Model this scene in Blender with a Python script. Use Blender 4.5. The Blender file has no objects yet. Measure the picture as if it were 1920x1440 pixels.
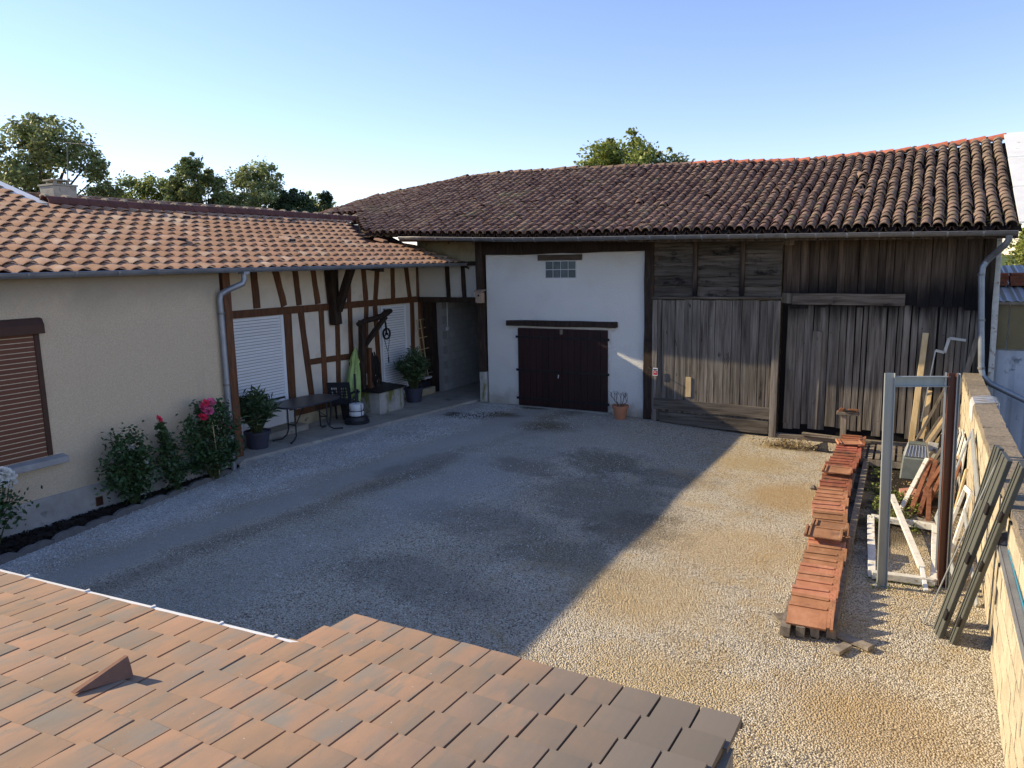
import bpy, math, random
import numpy as np
from mathutils import Vector, Matrix

random.seed(7); rng = np.random.default_rng(7)
scene = bpy.context.scene
COL = scene.collection

# ------------------------------------------------------------------ camera
YAW, PITCH, ROLL, FPX, CAMZ = 28.86, 9.32, -1.09, 1412.0, 3.5
_y, _p, _r = (math.radians(a) for a in (YAW, PITCH, ROLL))
F = Vector((-math.sin(_y)*math.cos(_p), math.cos(_y)*math.cos(_p), -math.sin(_p)))
R0 = Vector((math.cos(_y), math.sin(_y), 0)); U0 = R0.cross(F)
RR = math.cos(_r)*R0 + math.sin(_r)*U0; UU = -math.sin(_r)*R0 + math.cos(_r)*U0
CAM = Vector((0, 0, CAMZ))
cd = bpy.data.cameras.new('camera'); cam = bpy.data.objects.new('camera', cd); COL.objects.link(cam)
cd.sensor_width = 36; cd.lens = 36*FPX/1920; cd.clip_end = 2000; cd.clip_start = 0.05
mw = Matrix((RR, UU, -F)).transposed().to_4x4(); mw.translation = CAM; cam.matrix_world = mw
scene.camera = cam

# ------------------------------------------------------------------ light
SUNDIR = Vector((1.0, 0.205, -0.535)).normalized()
w = bpy.data.worlds.new('World'); scene.world = w; w.use_nodes = True
nt = w.node_tree; bg = nt.nodes['Background']
sky = nt.nodes.new('ShaderNodeTexSky'); sky.sky_type = 'NISHITA'; sky.sun_disc = False
sky.sun_elevation = math.asin(-SUNDIR.z); sky.sun_rotation = math.atan2(-SUNDIR.x, -SUNDIR.y)
sky.altitude = 100; sky.air_density = 1.0; sky.dust_density = 0.05; sky.ozone_density = 2.5
mx = nt.nodes.new('ShaderNodeMix'); mx.data_type = 'RGBA'; mx.blend_type = 'MULTIPLY'; mx.inputs[0].default_value = 1
nt.links.new(sky.outputs[0], mx.inputs[6]); mx.inputs[7].default_value = (0.96, 0.87, 0.98, 1)
nt.links.new(mx.outputs[2], bg.inputs[0]); bg.inputs[1].default_value = 0.118
sl = bpy.data.lights.new('sun', 'SUN'); sl.energy = 3.9; sl.angle = math.radians(0.5); sl.color = (1.0, 0.83, 0.56)
sun = bpy.data.objects.new('sun', sl); COL.objects.link(sun)
sun.rotation_euler = SUNDIR.to_track_quat('-Z', 'Y').to_euler(); sun.location = (-20, 0, 15)
scene.view_settings.view_transform = 'Standard'; scene.view_settings.look = 'None'
scene.view_settings.exposure = 1.06; scene.view_settings.gamma = 1.0

# ------------------------------------------------------------------ measuring helpers (a pixel of the photo -> a point on a real plane)
def ray(px, py): return F + RR*((px-960)/FPX) - UU*((py-720)/FPX)
def on_x(px, py, X): d = ray(px, py); return CAM + d*(X/d.x)
def on_y(px, py, Y): d = ray(px, py); return CAM + d*(Y/d.y)
def on_z(px, py, Z): d = ray(px, py); return CAM + d*((Z-CAMZ)/d.z)

def lerp(a, b, t): return a+(b-a)*t
def sstep(a, b, x):
    t = min(1, max(0, (x-a)/(b-a))); return t*t*(3-2*t)
def ground_z(X, Y): return -0.2*sstep(-7, -2.6, X)

# ------------------------------------------------------------------ materials
MATS = {}
def M(name, cols, scale=4, stretch=(1, 1, 1), rough=.85, bump=.3, bscale=40, bdist=.01, rand=.15, spots=(), zst=(), metal=0,
      spec=.25, detail=6, tint=.0, bstretch=None, hue=0.0, trans=0.0, xst=None):
    m = bpy.data.materials.new(name); m.use_nodes = True; MATS[name] = m
    t = m.node_tree; N = t.nodes; L = t.links
    b = N['Principled BSDF']; b.inputs['Roughness'].default_value = rough; b.inputs['Metallic'].default_value = metal
    b.inputs['Specular IOR Level'].default_value = spec
    geo = N.new('ShaderNodeNewGeometry'); oi = N.new('ShaderNodeObjectInfo')
    off = N.new('ShaderNodeVectorMath'); off.operation = 'MULTIPLY_ADD'
    comb = N.new('ShaderNodeCombineXYZ')
    for i in range(3): L.new(oi.outputs['Random'], comb.inputs[i])
    L.new(comb.outputs[0], off.inputs[0]); off.inputs[1].default_value = (17.3, 9.1, 23.7) if rand else (0, 0, 0)
    L.new(geo.outputs['Position'], off.inputs[2])
    def noise(sc, st, det=6, rg=.62):
        mp = N.new('ShaderNodeVectorMath'); mp.operation = 'MULTIPLY'; mp.inputs[1].default_value = st
        L.new(off.outputs[0], mp.inputs[0])
        n = N.new('ShaderNodeTexNoise'); n.inputs['Scale'].default_value = sc; n.inputs['Detail'].default_value = det
        n.inputs['Roughness'].default_value = rg; L.new(mp.outputs[0], n.inputs['Vector']); return n
    def maprange(src, lo, hi):
        r = N.new('ShaderNodeMapRange'); r.interpolation_type = 'SMOOTHSTEP'
        r.inputs['From Min'].default_value = lo; r.inputs['From Max'].default_value = hi; L.new(src, r.inputs['Value']); return r.outputs[0]
    def mix(fac, a, bb):
        x = N.new('ShaderNodeMix'); x.data_type = 'RGBA'; L.new(fac, x.inputs[0]); L.new(a, x.inputs[6])
        if isinstance(bb, tuple): x.inputs[7].default_value = (*bb, 1)
        else: L.new(bb, x.inputs[7])
        return x.outputs[2]
    n1 = noise(scale, stretch, detail)
    cr = N.new('ShaderNodeValToRGB'); e = cr.color_ramp.elements
    k = len(cols)
    while len(e) < k: e.new(.5)
    for i, c in enumerate(cols):
        e[i].position = .5 if k == 1 else .28+.44*i/(k-1); e[i].color = (*c, 1)
    if k == 1: e[1].color = e[0].color
    L.new(n1.outputs[0], cr.inputs[0]); out = cr.outputs[0]
    for sp in spots:
        c, sc, lo, hi = sp[:4]; st = sp[4] if len(sp) > 4 else (1, 1, 1)
        out = mix(maprange(noise(sc, st).outputs[0], lo, hi), out, c)
    if xst:
        sx = N.new('ShaderNodeSeparateXYZ'); L.new(geo.outputs['Position'], sx.inputs[0]); nn = noise(1.3, (1, 1, 1), 5)
        ad = N.new('ShaderNodeMath'); ad.operation = 'MULTIPLY_ADD'; L.new(nn.outputs[0], ad.inputs[0]); ad.inputs[1].default_value = xst[3]; L.new(sx.outputs[0], ad.inputs[2])
        out = mix(maprange(ad.outputs[0], xst[1]+xst[3]*.5, xst[2]+xst[3]*.5), out, xst[0])
    if zst:
        sep = N.new('ShaderNodeSeparateXYZ'); L.new(geo.outputs['Position'], sep.inputs[0])
        for c, z0, z1, amp, st in zst:
            nn = noise(1.0, st, 5)
            ad = N.new('ShaderNodeMath'); ad.operation = 'MULTIPLY_ADD'; L.new(nn.outputs[0], ad.inputs[0]); ad.inputs[1].default_value = amp
            L.new(sep.outputs[2], ad.inputs[2])
            out = mix(maprange(ad.outputs[0], z0, z1), out, c)
    if rand or tint:
        hs = N.new('ShaderNodeHueSaturation')
        at = N.new('ShaderNodeAttribute'); at.attribute_name = 'tint'
        a1 = N.new('ShaderNodeMath'); a1.operation = 'MULTIPLY_ADD'; L.new(oi.outputs['Random'], a1.inputs[0])
        a1.inputs[1].default_value = 2*rand; a1.inputs[2].default_value = 1-rand
        a2 = N.new('ShaderNodeMath'); a2.operation = 'MULTIPLY_ADD'; L.new(at.outputs['Fac'], a2.inputs[0]); a2.inputs[1].default_value = tint
        L.new(a1.outputs[0], a2.inputs[2]); L.new(a2.outputs[0], hs.inputs['Value'])
        if hue:
            h = N.new('ShaderNodeMath'); h.operation = 'MULTIPLY_ADD'; L.new(oi.outputs['Random'], h.inputs[0]); h.inputs[1].default_value = -hue
            h.inputs[2].default_value = .5+hue/2
            h2 = N.new('ShaderNodeMath'); h2.operation = 'MULTIPLY_ADD'; L.new(at.outputs['Fac'], h2.inputs[0]); h2.inputs[1].default_value = hue
            L.new(h.outputs[0], h2.inputs[2]); L.new(h2.outputs[0], hs.inputs['Hue'])
        L.new(out, hs.inputs['Color']); out = hs.outputs[0]
    L.new(out, b.inputs['Base Color'])
    if bump:
        bn = noise(bscale, bstretch or stretch, 4)
        bm = N.new('ShaderNodeBump'); bm.inputs['Strength'].default_value = bump; bm.inputs['Distance'].default_value = bdist
        L.new(bn.outputs[0], bm.inputs['Height']); L.new(bm.outputs[0], b.inputs['Normal'])
    if trans:
        tr = N.new('ShaderNodeBsdfTranslucent'); L.new(out, tr.inputs[0])
        ms = N.new('ShaderNodeMixShader'); ms.inputs[0].default_value = trans
        L.new(b.outputs[0], ms.inputs[1]); L.new(tr.outputs[0], ms.inputs[2])
        L.new(ms.outputs[0], N['Material Output'].inputs['Surface'])
    return m

V3 = (1, 1, .06)
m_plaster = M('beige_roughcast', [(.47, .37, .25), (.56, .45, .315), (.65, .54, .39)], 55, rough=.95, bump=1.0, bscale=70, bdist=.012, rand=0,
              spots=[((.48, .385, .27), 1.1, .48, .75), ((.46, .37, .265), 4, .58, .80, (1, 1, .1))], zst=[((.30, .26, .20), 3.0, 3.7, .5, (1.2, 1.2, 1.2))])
m_plinth = M('grey_cement_render', [(.25, .24, .215), (.34, .325, .295), (.42, .40, .365)], 2.2, rough=.95, bump=.4, bscale=30, rand=0,
             spots=[((.17, .165, .155), 5, .55, .72)])
m_infill = M('cream_render', [(.62, .56, .46), (.70, .63, .52), (.74, .67, .56)], 2.5, rough=.95, bump=.25, bscale=60, bdist=.005, rand=0,
             spots=[((.55, .49, .39), 1.7, .56, .75)])
m_white = M('white_roughcast', [(.70, .685, .63), (.79, .775, .715), (.84, .825, .77)], 60, rough=.95, bump=1.0, bscale=70, bdist=.03, rand=0,
            spots=[((.73, .71, .65), 1.2, .5, .75)], zst=[((.42, .38, .30), .9, .25, .9, (2, 2, 2))])
m_beigeold = M('old_limewash', [(.30, .24, .14), (.42, .35, .22), (.48, .41, .28)], 3, rough=.95, bump=.5, bscale=25, rand=0,
               spots=[((.16, .12, .08), 6, .6, .68)])
m_timber = M('stained_oak', [(.055, .022, .010), (.115, .045, .017), (.17, .07, .027)], 6, (3, 3, .5), rough=.6, bump=.3, bscale=20, rand=.2, spec=.4)
m_timberdk = M('dark_old_timber', [(.018, .011, .008), (.035, .022, .015), (.06, .04, .028)], 6, (3, 3, .6), rough=.8, bump=.6, bscale=14, rand=.2)
m_beamgrey = M('grey_old_beam', [(.045, .03, .02), (.085, .06, .042), (.13, .10, .075)], 5, (.5, 3, 3), rough=.9, bump=.6, bscale=14, rand=.1)
m_plank = M('weathered_boards', [(.04, .033, .027), (.105, .09, .073), (.175, .153, .128), (.25, .225, .19)], 7, (2.2, 2.2, .12), rough=.92, bump=.7, bscale=10, bdist=.012,
            bstretch=(5, 5, .25), rand=.26, spots=[((.03, .024, .02), 9, .62, .70, (1, 1, .3))])
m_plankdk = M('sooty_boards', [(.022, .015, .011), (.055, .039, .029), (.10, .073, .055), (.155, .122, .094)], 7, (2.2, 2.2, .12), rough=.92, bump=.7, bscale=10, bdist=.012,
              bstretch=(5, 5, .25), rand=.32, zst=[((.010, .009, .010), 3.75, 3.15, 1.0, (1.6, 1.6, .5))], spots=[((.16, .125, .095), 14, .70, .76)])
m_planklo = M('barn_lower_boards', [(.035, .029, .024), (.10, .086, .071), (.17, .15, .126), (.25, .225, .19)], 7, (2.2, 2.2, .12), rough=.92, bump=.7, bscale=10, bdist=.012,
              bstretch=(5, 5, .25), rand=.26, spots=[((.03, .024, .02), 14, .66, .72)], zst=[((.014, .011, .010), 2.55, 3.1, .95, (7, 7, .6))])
m_slat = M('grey_slat_boards', [(.045, .036, .028), (.10, .082, .064), (.16, .136, .11), (.22, .19, .158)], 7, (.14, 2.2, 2.2), rough=.92, bump=.7, bscale=10, bdist=.012,
           bstretch=(.25, 5, 5), rand=.22, spots=[((.03, .025, .022), 3.2, .58, .68, (.6, 1, 1))])
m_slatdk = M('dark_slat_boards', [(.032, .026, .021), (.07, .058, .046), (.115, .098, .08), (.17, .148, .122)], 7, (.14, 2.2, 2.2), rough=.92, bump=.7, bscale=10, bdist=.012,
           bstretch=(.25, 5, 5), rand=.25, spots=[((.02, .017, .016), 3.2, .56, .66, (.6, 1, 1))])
m_maroon = M('maroon_door_paint', [(.017, .006, .005), (.026, .009, .0075), (.034, .012, .010)], 9, (2, 2, .2), rough=.62, bump=.3, bscale=30, rand=.15, spec=.3)
m_rtile = M('orange_roof_tile', [(.33, .18, .105), (.385, .22, .135), (.44, .27, .175)], 5, rough=.9, bump=.35, bscale=45, bdist=.006, rand=.06, tint=.12, hue=.006,
            spots=[((.56, .42, .30), .9, .5, .72), ((.26, .17, .12), 22, .68, .74)])
m_ridge = M('brown_ridge_tile', [(.10, .042, .032), (.135, .055, .042), (.17, .072, .055)], 6, rough=.85, bump=.3, bscale=30, rand=.12)
m_mortar = M('ridge_mortar', [(.36, .30, .22), (.46, .40, .30)], 12, rough=.95, bump=.5, bscale=40, rand=.1)
m_canal = M('old_canal_tile', [(.075, .046, .036), (.15, .088, .066), (.225, .145, .108), (.31, .235, .17)], 5, rough=.95, bump=.6, bscale=38, bdist=.008, rand=.20, tint=.45, hue=.02, xst=((.19, .14, .10), -3.6, 2.4, 3.0),
            spots=[((.035, .027, .022), 9, .56, .66), ((.27, .24, .155), 13, .60, .70), ((.21, .185, .10), 1.1, .55, .75)])
m_canaldk = M('dark_pan_tile', [(.03, .02, .016), (.06, .036, .028), (.10, .062, .046)], 5, rough=.95, bump=.6, bscale=38, rand=.1, tint=.3,
              spots=[((.17, .13, .035), 2.6, .57, .70)])
m_newridge = M('new_red_ridge_tile', [(.36, .10, .055), (.44, .135, .075), (.50, .18, .10)], 8, rough=.85, bump=.2, bscale=40, rand=.12)
m_flat = M('flat_clay_tile', [(.24, .18, .13), (.31, .21, .14), (.38, .235, .148), (.43, .255, .155)], 1.3, (1.3, .7, 1), rough=.9, bump=.25, bscale=90, bdist=.003, rand=.07, hue=.006, xst=((.18, .155, .13), -3.4, -1.2, 2.6),
           spots=[((.235, .21, .175), 2.2, .46, .72, (1.5, .6, 1)), ((.24, .20, .155), 7, .52, .70, (1.6, .35, 1)), ((.22, .16, .11), 38, .66, .72), ((.66, .62, .54), 26, .70, .73)])
m_zinc = M('zinc', [(.20, .215, .24), (.27, .29, .32), (.33, .35, .385)], 3, rough=.45, bump=.05, rand=.06, metal=.55, spec=.5)
m_zincdk = M('dull_zinc', [(.13, .13, .13), (.19, .19, .19), (.25, .25, .25)], 4, rough=.5, bump=.05, rand=.06, metal=.5, spec=.5, spots=[((.10, .09, .08), 4, .55, .7)])
m_flash = M('white_flashing', [(.62, .63, .62), (.74, .75, .74)], 2, rough=.5, bump=.1, rand=.05, spots=[((.40, .40, .37), 5, .60, .75)])
m_shutw = M('white_shutter', [(.72, .74, .76), (.78, .80, .82)], 3, rough=.5, bump=0, rand=.03, spec=.4)
m_shutb = M('brown_shutter', [(.125, .052, .032), (.15, .064, .04)], 3, rough=.7, bump=0, rand=.05, spec=.2)
m_shutbdk = M('dark_brown_frame', [(.045, .02, .013), (.065, .03, .02)], 3, rough=.55, bump=0, rand=.1)
m_stone = M('grey_sill_stone', [(.24, .235, .225), (.33, .32, .31)], 6, rough=.9, bump=.4, bscale=40, rand=.1)
m_conc = M('old_concrete', [(.25, .235, .20), (.34, .315, .265), (.41, .38, .32)], 1.6, rough=.95, bump=.35, bscale=35, rand=.08,
           spots=[((.13, .12, .105), 1.8, .56, .72), ((.17, .15, .12), 7, .62, .7)])
m_well = M('mossy_concrete', [(.30, .28, .25), (.42, .40, .36), (.50, .48, .44)], 4, rough=.95, bump=.5, bscale=25, rand=0,
           spots=[((.17, .17, .045), 2.6, .52, .66, (1, 1, .35)), ((.10, .095, .085), 6, .63, .72)])
m_block = M('yellow_concrete_block', [(.37, .31, .21), (.46, .395, .28), (.52, .455, .33)], 5, rough=.97, bump=.9, bscale=22, bdist=.02, rand=.10,
            spots=[((.22, .19, .14), 2.6, .60, .74, (1, 1, .5)), ((.30, .25, .18), 14, .62, .7)])
m_coping = M('rough_coping', [(.16, .13, .095), (.24, .20, .15), (.34, .29, .215)], 25, rough=.98, bump=1.0, bscale=55, bdist=.02, rand=.08)
m_joint = M('dark_mortar_joint', [(.17, .145, .10), (.26, .22, .16)], 8, rough=.98, bump=.5, bscale=40, rand=0)
m_gblock = M('grey_hollow_block', [(.36, .355, .34), (.45, .44, .42)], 8, rough=.97, bump=.6, bscale=60, rand=.08)
m_gjoint = M('grey_block_joint', [(.26, .255, .24), (.32, .31, .295)], 8, rough=.97, bump=.4, rand=0)
m_glassb = M('glass_block', [(.07, .095, .10), (.13, .165, .17)], 9, rough=.12, bump=.5, bscale=14, rand=.2, spec=.6)
m_gridw = M('white_mortar_grid', [(.62, .63, .63)], 3, rough=.8, bump=.1, rand=0)
m_terra = M('terracotta_stack', [(.28, .13, .072), (.38, .175, .095), (.46, .235, .14)], 6, rough=.9, bump=.35, bscale=50, rand=.26, hue=.02,
            spots=[((.24, .12, .08), 5, .56, .70), ((.42, .30, .22), 9, .62, .74)])
m_terradk = M('weathered_terracotta', [(.17, .06, .04), (.28, .095, .055), (.38, .15, .085)], 6, rough=.9, bump=.35, bscale=50, rand=.25, hue=.02,
              spots=[((.14, .075, .055), 5, .52, .66), ((.40, .22, .13), 12, .64, .72)])
m_pot = M('terracotta_pot', [(.40, .17, .09), (.48, .22, .12)], 6, rough=.85, bump=.2, rand=.05)
m_potpl = M('slate_plastic_pot', [(.045, .045, .065), (.06, .06, .085)], 6, rough=.55, bump=.05, rand=.05, spec=.4)
m_soil = M('black_mulch', [(.012, .010, .009), (.028, .022, .018), (.05, .038, .028)], 40, rough=.98, bump=1, bscale=60, bdist=.03, rand=0)
m_edge = M('grey_edging', [(.12, .115, .11), (.19, .18, .17)], 6, rough=.95, bump=.5, bscale=40, rand=.12)
m_plastic = M('anthracite_plastic', [(.016, .018, .024), (.024, .027, .034)], 5, rough=.45, bump=0, rand=.05, spec=.4)
m_tabletop = M('anthracite_table_top', [(.035, .037, .045), (.055, .058, .066)], 60, rough=.4, bump=.05, rand=0, spec=.45)
m_green = M('lime_canvas', [(.34, .47, .15), (.42, .56, .20), (.48, .62, .25)], 5, rough=.85, bump=.2, bscale=25, rand=.05, trans=.15)
m_jug = M('white_jug', [(.70, .71, .72)], 3, rough=.4, bump=0, rand=0)
m_iron = M('dark_iron', [(.014, .013, .014), (.03, .027, .026)], 12, rough=.6, bump=.4, bscale=30, rand=.1, metal=.3)
m_alu = M('grey_aluminium', [(.30, .33, .33), (.38, .41, .41)], 4, (6, 6, .3), rough=.42, bump=.04, rand=.06, metal=.35, spec=.5)
m_redbrown = M('oxide_red_post', [(.085, .028, .018), (.12, .04, .026)], 5, (2, 2, .3), rough=.4, bump=.1, rand=.05, spec=.5)
m_whitewood = M('flaking_white_wood', [(.50, .48, .42), (.62, .60, .54), (.68, .66, .60)], 9, rough=.8, bump=.4, bscale=25, rand=.08, spots=[((.30, .22, .14), 8, .58, .68)])
m_olive = M('olive_grey_slat', [(.07, .072, .06), (.105, .108, .092)], 5, (1, 1, .4), rough=.55, bump=.1, rand=.12, spec=.4)
m_galv = M('galvanised_steel', [(.34, .36, .36), (.46, .48, .48)], 14, rough=.45, bump=.05, rand=.08, metal=.4, spec=.5)
m_rust = M('rusty_steel', [(.10, .038, .02), (.19, .075, .038), (.26, .12, .07)], 9, rough=.9, bump=.4, bscale=40, rand=.2)
m_freshw = M('fresh_timber', [(.40, .29, .14), (.52, .39, .21), (.60, .47, .28)], 6, (2, 2, .4), rough=.85, bump=.3, bscale=20, rand=.14)
m_oldw = M('grey_scrap_timber', [(.10, .085, .065), (.19, .16, .125), (.27, .235, .19)], 6, (2, 2, .4), rough=.92, bump=.5, bscale=18, rand=.25)
m_crate = M('dull_green_crate', [(.10, .115, .105), (.17, .19, .175)], 6, rough=.7, bump=.3, rand=.1)
m_cable = M('white_cable', [(.60, .58, .54)], 5, rough=.6, bump=0, rand=.1)
m_corr = M('blue_grey_sheet', [(.36, .38, .42), (.46, .48, .52)], 3, rough=.5, bump=.08, rand=.05, spec=.4, spots=[((.15, .17, .19), 4, .58, .7)])
m_poly = M('brown_polycarbonate', [(.11, .085, .035), (.16, .125, .055)], 4, rough=.4, bump=.05, rand=.1, spec=.5)
m_birdbox = M('birdhouse_wood', [(.33, .23, .16), (.42, .31, .23)], 10, rough=.85, bump=.2, rand=0)
m_red = M('red_sign', [(.45, .03, .04)], 3, rough=.5, bump=0, rand=0)
m_leaf = M('tree_leaf', [(.14, .175, .065), (.195, .235, .09), (.26, .30, .125)], .9, rough=.55, bump=0, rand=.12, tint=.75, hue=.02, trans=.32, spec=.3)
m_leafy = M('young_tree_leaf', [(.16, .20, .045), (.22, .26, .06), (.28, .31, .085)], .9, rough=.55, bump=0, rand=.1, tint=.7, hue=.02, trans=.35, spec=.3)
m_leafdk = M('conifer_needles', [(.04, .065, .03), (.062, .095, .045)], .9, rough=.6, bump=0, rand=.1, tint=.6, trans=.1)
m_bark = M('tree_bark', [(.06, .05, .04), (.12, .10, .08)], 6, rough=.95, bump=.6, bscale=20, rand=.1)
m_rleaf = M('rose_leaf', [(.03, .062, .02), (.05, .095, .03), (.075, .125, .045)], 3, rough=.45, bump=0, rand=.08, tint=.8, hue=.02, trans=.2, spec=.4)
m_oleaf = M('oleander_leaf', [(.035, .065, .028), (.06, .10, .042), (.10, .15, .07)], 3, rough=.45, bump=0, rand=.08, tint=.9, hue=.02, trans=.15, spec=.4)
m_stem = M('rose_stem', [(.045, .06, .02), (.08, .08, .03)], 5, rough=.7, bump=0, rand=.1)
m_rosep = M('pink_petal', [(.66, .07, .20), (.80, .20, .36)], 9, rough=.6, bump=0, rand=.25, tint=.4, trans=.2)
m_roser = M('red_petal', [(.60, .02, .07), (.72, .05, .12)], 9, rough=.6, bump=0, rand=.2, tint=.4, trans=.2)
m_rosew = M('white_petal', [(.66, .64, .58), (.74, .72, .66)], 9, rough=.6, bump=0, rand=.1, tint=.25, trans=.2)
m_weed = M('weed_leaf', [(.09, .12, .02), (.16, .20, .04), (.24, .28, .07)], 3, rough=.6, bump=0, rand=.1, tint=.7, trans=.25)
m_dry = M('dry_plant', [(.22, .16, .08), (.33, .25, .13)], 5, rough=.9, bump=0, rand=.1, tint=.5)
m_pebble = M('limestone_pebble', [(.46, .405, .295), (.57, .505, .385), (.66, .595, .47)], 2.0, rough=.9, bump=0, rand=0, tint=.75, spots=[((.40, .29, .15), .7, .52, .68)])
m_sack = M('clay_shard', [(.42, .19, .13), (.5, .25, .18)], 6, rough=.9, bump=.2, rand=.1)

PATCHES = ((-9.15, 14.35, .75, .35, (.07, .06, .045), .9), (-8.55, 14.75, .7, .35, (.13, .09, .045), .85), (-8.2, 15.75, .45, .25, (.10, .075, .04), .85),
                                 (-6.9, 14.0, .9, .6, (.15, .11, .055), .8), (-4.2, 10.4, 1.3, 1.3, (.17, .145, .105), .6), (-3.6, 12.0, .9, .6, (.13, .11, .08), .5), (-5.3, 8.6, 1.3, .7, (.16, .14, .10), .5),
                                 (-1.7, 11.9, .8, .9, (.38, .25, .10), .7), (-2.2, 15.05, .7, .3, (.34, .25, .11), .8), (-1.9, 9.4, 1.2, .9, (.40, .28, .13), .5), (-3.9, 8.1, 1., .6, (.14, .12, .08), .55),
                                 (-.0, 13.4, .95, 2.9, (.032, .026, .019), 1.0), (-.25, 10.9, .55, 1.0, (.06, .048, .032), .85), (3.3, 10.5, 2.2, 7.5, (.05, .045, .03), .95),  # last blob paints the unlit ground behind the boundary wall dark
           (-8.0, 12.4, 1.6, 2.2, (.50, .47, .41), .55), (-5.6, 13.6, 1.5, 1.3, (.47, .43, .34), .5), (-6.4, 9.6, 1.2, 1.8, (.42, .41, .38), .4), (-4.9, 12.3, .9, .8, (.12, .105, .07), .6), (-6.0, 11.2, .8, .5, (.15, .13, .09), .5),
           (-3.3, 9.4, .7, .8, (.13, .11, .075), .6), (-5.0, 6.6, 1.2, .6, (.14, .125, .095), .45), (-7.6, 10.2, .5, 1.6, (.15, .135, .10), .45), (-2.6, 13.6, .9, .7, (.38, .28, .13), .6), (-2.6, 7.6, .9, .9, (.40, .29, .14), .55), (-.2, 6.2, .8, .7, (.36, .25, .12), .6), (-1.9, 6.0, .9, .5, (.42, .31, .15), .5))
def ground_material():
    m = bpy.data.materials.new('gravel_ground'); m.use_nodes = True
    t = m.node_tree; N = t.nodes; L = t.links; b = N['Principled BSDF']; b.inputs['Roughness'].default_value = .95; b.inputs['Specular IOR Level'].default_value = .15
    geo = N.new('ShaderNodeNewGeometry'); sep = N.new('ShaderNodeSeparateXYZ'); L.new(geo.outputs['Position'], sep.inputs[0])
    def math_(op, a, b_=None, c_=None):
        n = N.new('ShaderNodeMath'); n.operation = op
        for i, s in enumerate((a, b_, c_)):
            if s is None: continue
            if isinstance(s, (int, float)): n.inputs[i].default_value = s
            else: L.new(s, n.inputs[i])
        return n.outputs[0]
    def noise(sc, det=6, st=(1, 1, 1), rg=.6):
        mp = N.new('ShaderNodeVectorMath'); mp.operation = 'MULTIPLY'; mp.inputs[1].default_value = st; L.new(geo.outputs['Position'], mp.inputs[0])
        n = N.new('ShaderNodeTexNoise'); n.inputs['Scale'].default_value = sc; n.inputs['Detail'].default_value = det; n.inputs['Roughness'].default_value = rg
        L.new(mp.outputs[0], n.inputs['Vector']); return n.outputs[0]
    def mr(src, lo, hi, a=0., bb=1.):
        r = N.new('ShaderNodeMapRange'); r.interpolation_type = 'SMOOTHSTEP'; r.inputs[1].default_value = lo; r.inputs[2].default_value = hi
        r.inputs[3].default_value = a; r.inputs[4].default_value = bb; L.new(src, r.inputs[0]); return r.outputs[0]
    def mix(fac, a, bb):
        x = N.new('ShaderNodeMix'); x.data_type = 'RGBA'
        L.new(fac, x.inputs[0])
        for i, s in ((6, a), (7, bb)):
            if isinstance(s, tuple): x.inputs[i].default_value = (*s, 1)
            else: L.new(s, x.inputs[i])
        return x.outputs[2]
    def blob(x, y, rx, ry, amp=.9):
        dx = math_('DIVIDE', math_('SUBTRACT', sep.outputs[0], x), rx); dy = math_('DIVIDE', math_('SUBTRACT', sep.outputs[1], y), ry)
        d = math_('SQRT', math_('ADD', math_('MULTIPLY', dx, dx), math_('MULTIPLY', dy, dy)))
        d = math_('ADD', d, math_('MULTIPLY_ADD', n2, amp*2, -amp))
        return mr(d, 1.15, .45)
    n1 = noise(.55); n2 = noise(2.1, 8); n3 = noise(9, 5)
    vor = N.new('ShaderNodeTexVoronoi'); vor.inputs['Scale'].default_value = 58; L.new(geo.outputs['Position'], vor.inputs['Vector'])
    v2 = N.new('ShaderNodeTexVoronoi'); v2.inputs['Scale'].default_value = 95; L.new(geo.outputs['Position'], v2.inputs['Vector'])
    hs = N.new('ShaderNodeSeparateColor'); L.new(vor.outputs['Color'], hs.inputs[0])
    hs2 = N.new('ShaderNodeSeparateColor'); L.new(v2.outputs['Color'], hs2.inputs[0])
    stone = mix(mr(hs.outputs[0], .0, 1.), (.38, .325, .225), (.64, .57, .44))
    stone = mix(mr(hs2.outputs[1], .62, .95), stone, (.66, .62, .54))
    stone = mix(mr(hs.outputs[2], .80, .95), stone, (.17, .14, .10))
    gap = mr(vor.outputs['Distance'], .45, .75); stone = mix(math_('MULTIPLY', gap, .6), stone, (.16, .13, .09))
    # ochre fines showing between the stones on the worn right half
    right = mr(math_('MULTIPLY_ADD', n1, 4.0, sep.outputs[0]), -4.2, -.8)
    och = math_('MULTIPLY', mr(n2, .46, .66), right)
    c = mix(math_('MULTIPLY', och, .5), stone, (.42, .30, .14))
    # white gravel by the house, pale packed wheel track, damp and dirty patches, painted shade behind the wall
    lin = math_('MULTIPLY_ADD', sep.outputs[1], -.06, sep.outputs[0])
    lin = math_('ADD', lin, math_('MULTIPLY_ADD', n1, 1.4, -.7))
    c = mix(math_('MULTIPLY', mr(lin, -8.9, -9.9), .75), c, mix(mr(hs.outputs[1], .1, .9), (.36, .35, .33), (.74, .73, .70)))
    tr = math_('ABSOLUTE', math_('ADD', lin, 8.75)); c = mix(math_('MULTIPLY', mr(tr, .62, .18), .85), c, mix(n3, (.34, .32, .28), (.46, .44, .39)))
    tr = math_('ABSOLUTE', math_('ADD', lin, 7.1)); c = mix(math_('MULTIPLY', mr(tr, .9, .3), .45), c, mix(n3, (.32, .30, .26), (.42, .40, .35)))
    tr = math_('ABSOLUTE', math_('ADD', lin, 8.0)); c = mix(math_('MULTIPLY', mr(tr, .35, .05), .5), c, (.16, .14, .105))
    for x, y, rx, ry, col, f in PATCHES:
        c = mix(math_('MULTIPLY', blob(x, y, rx, ry), f), c, col)
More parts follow.
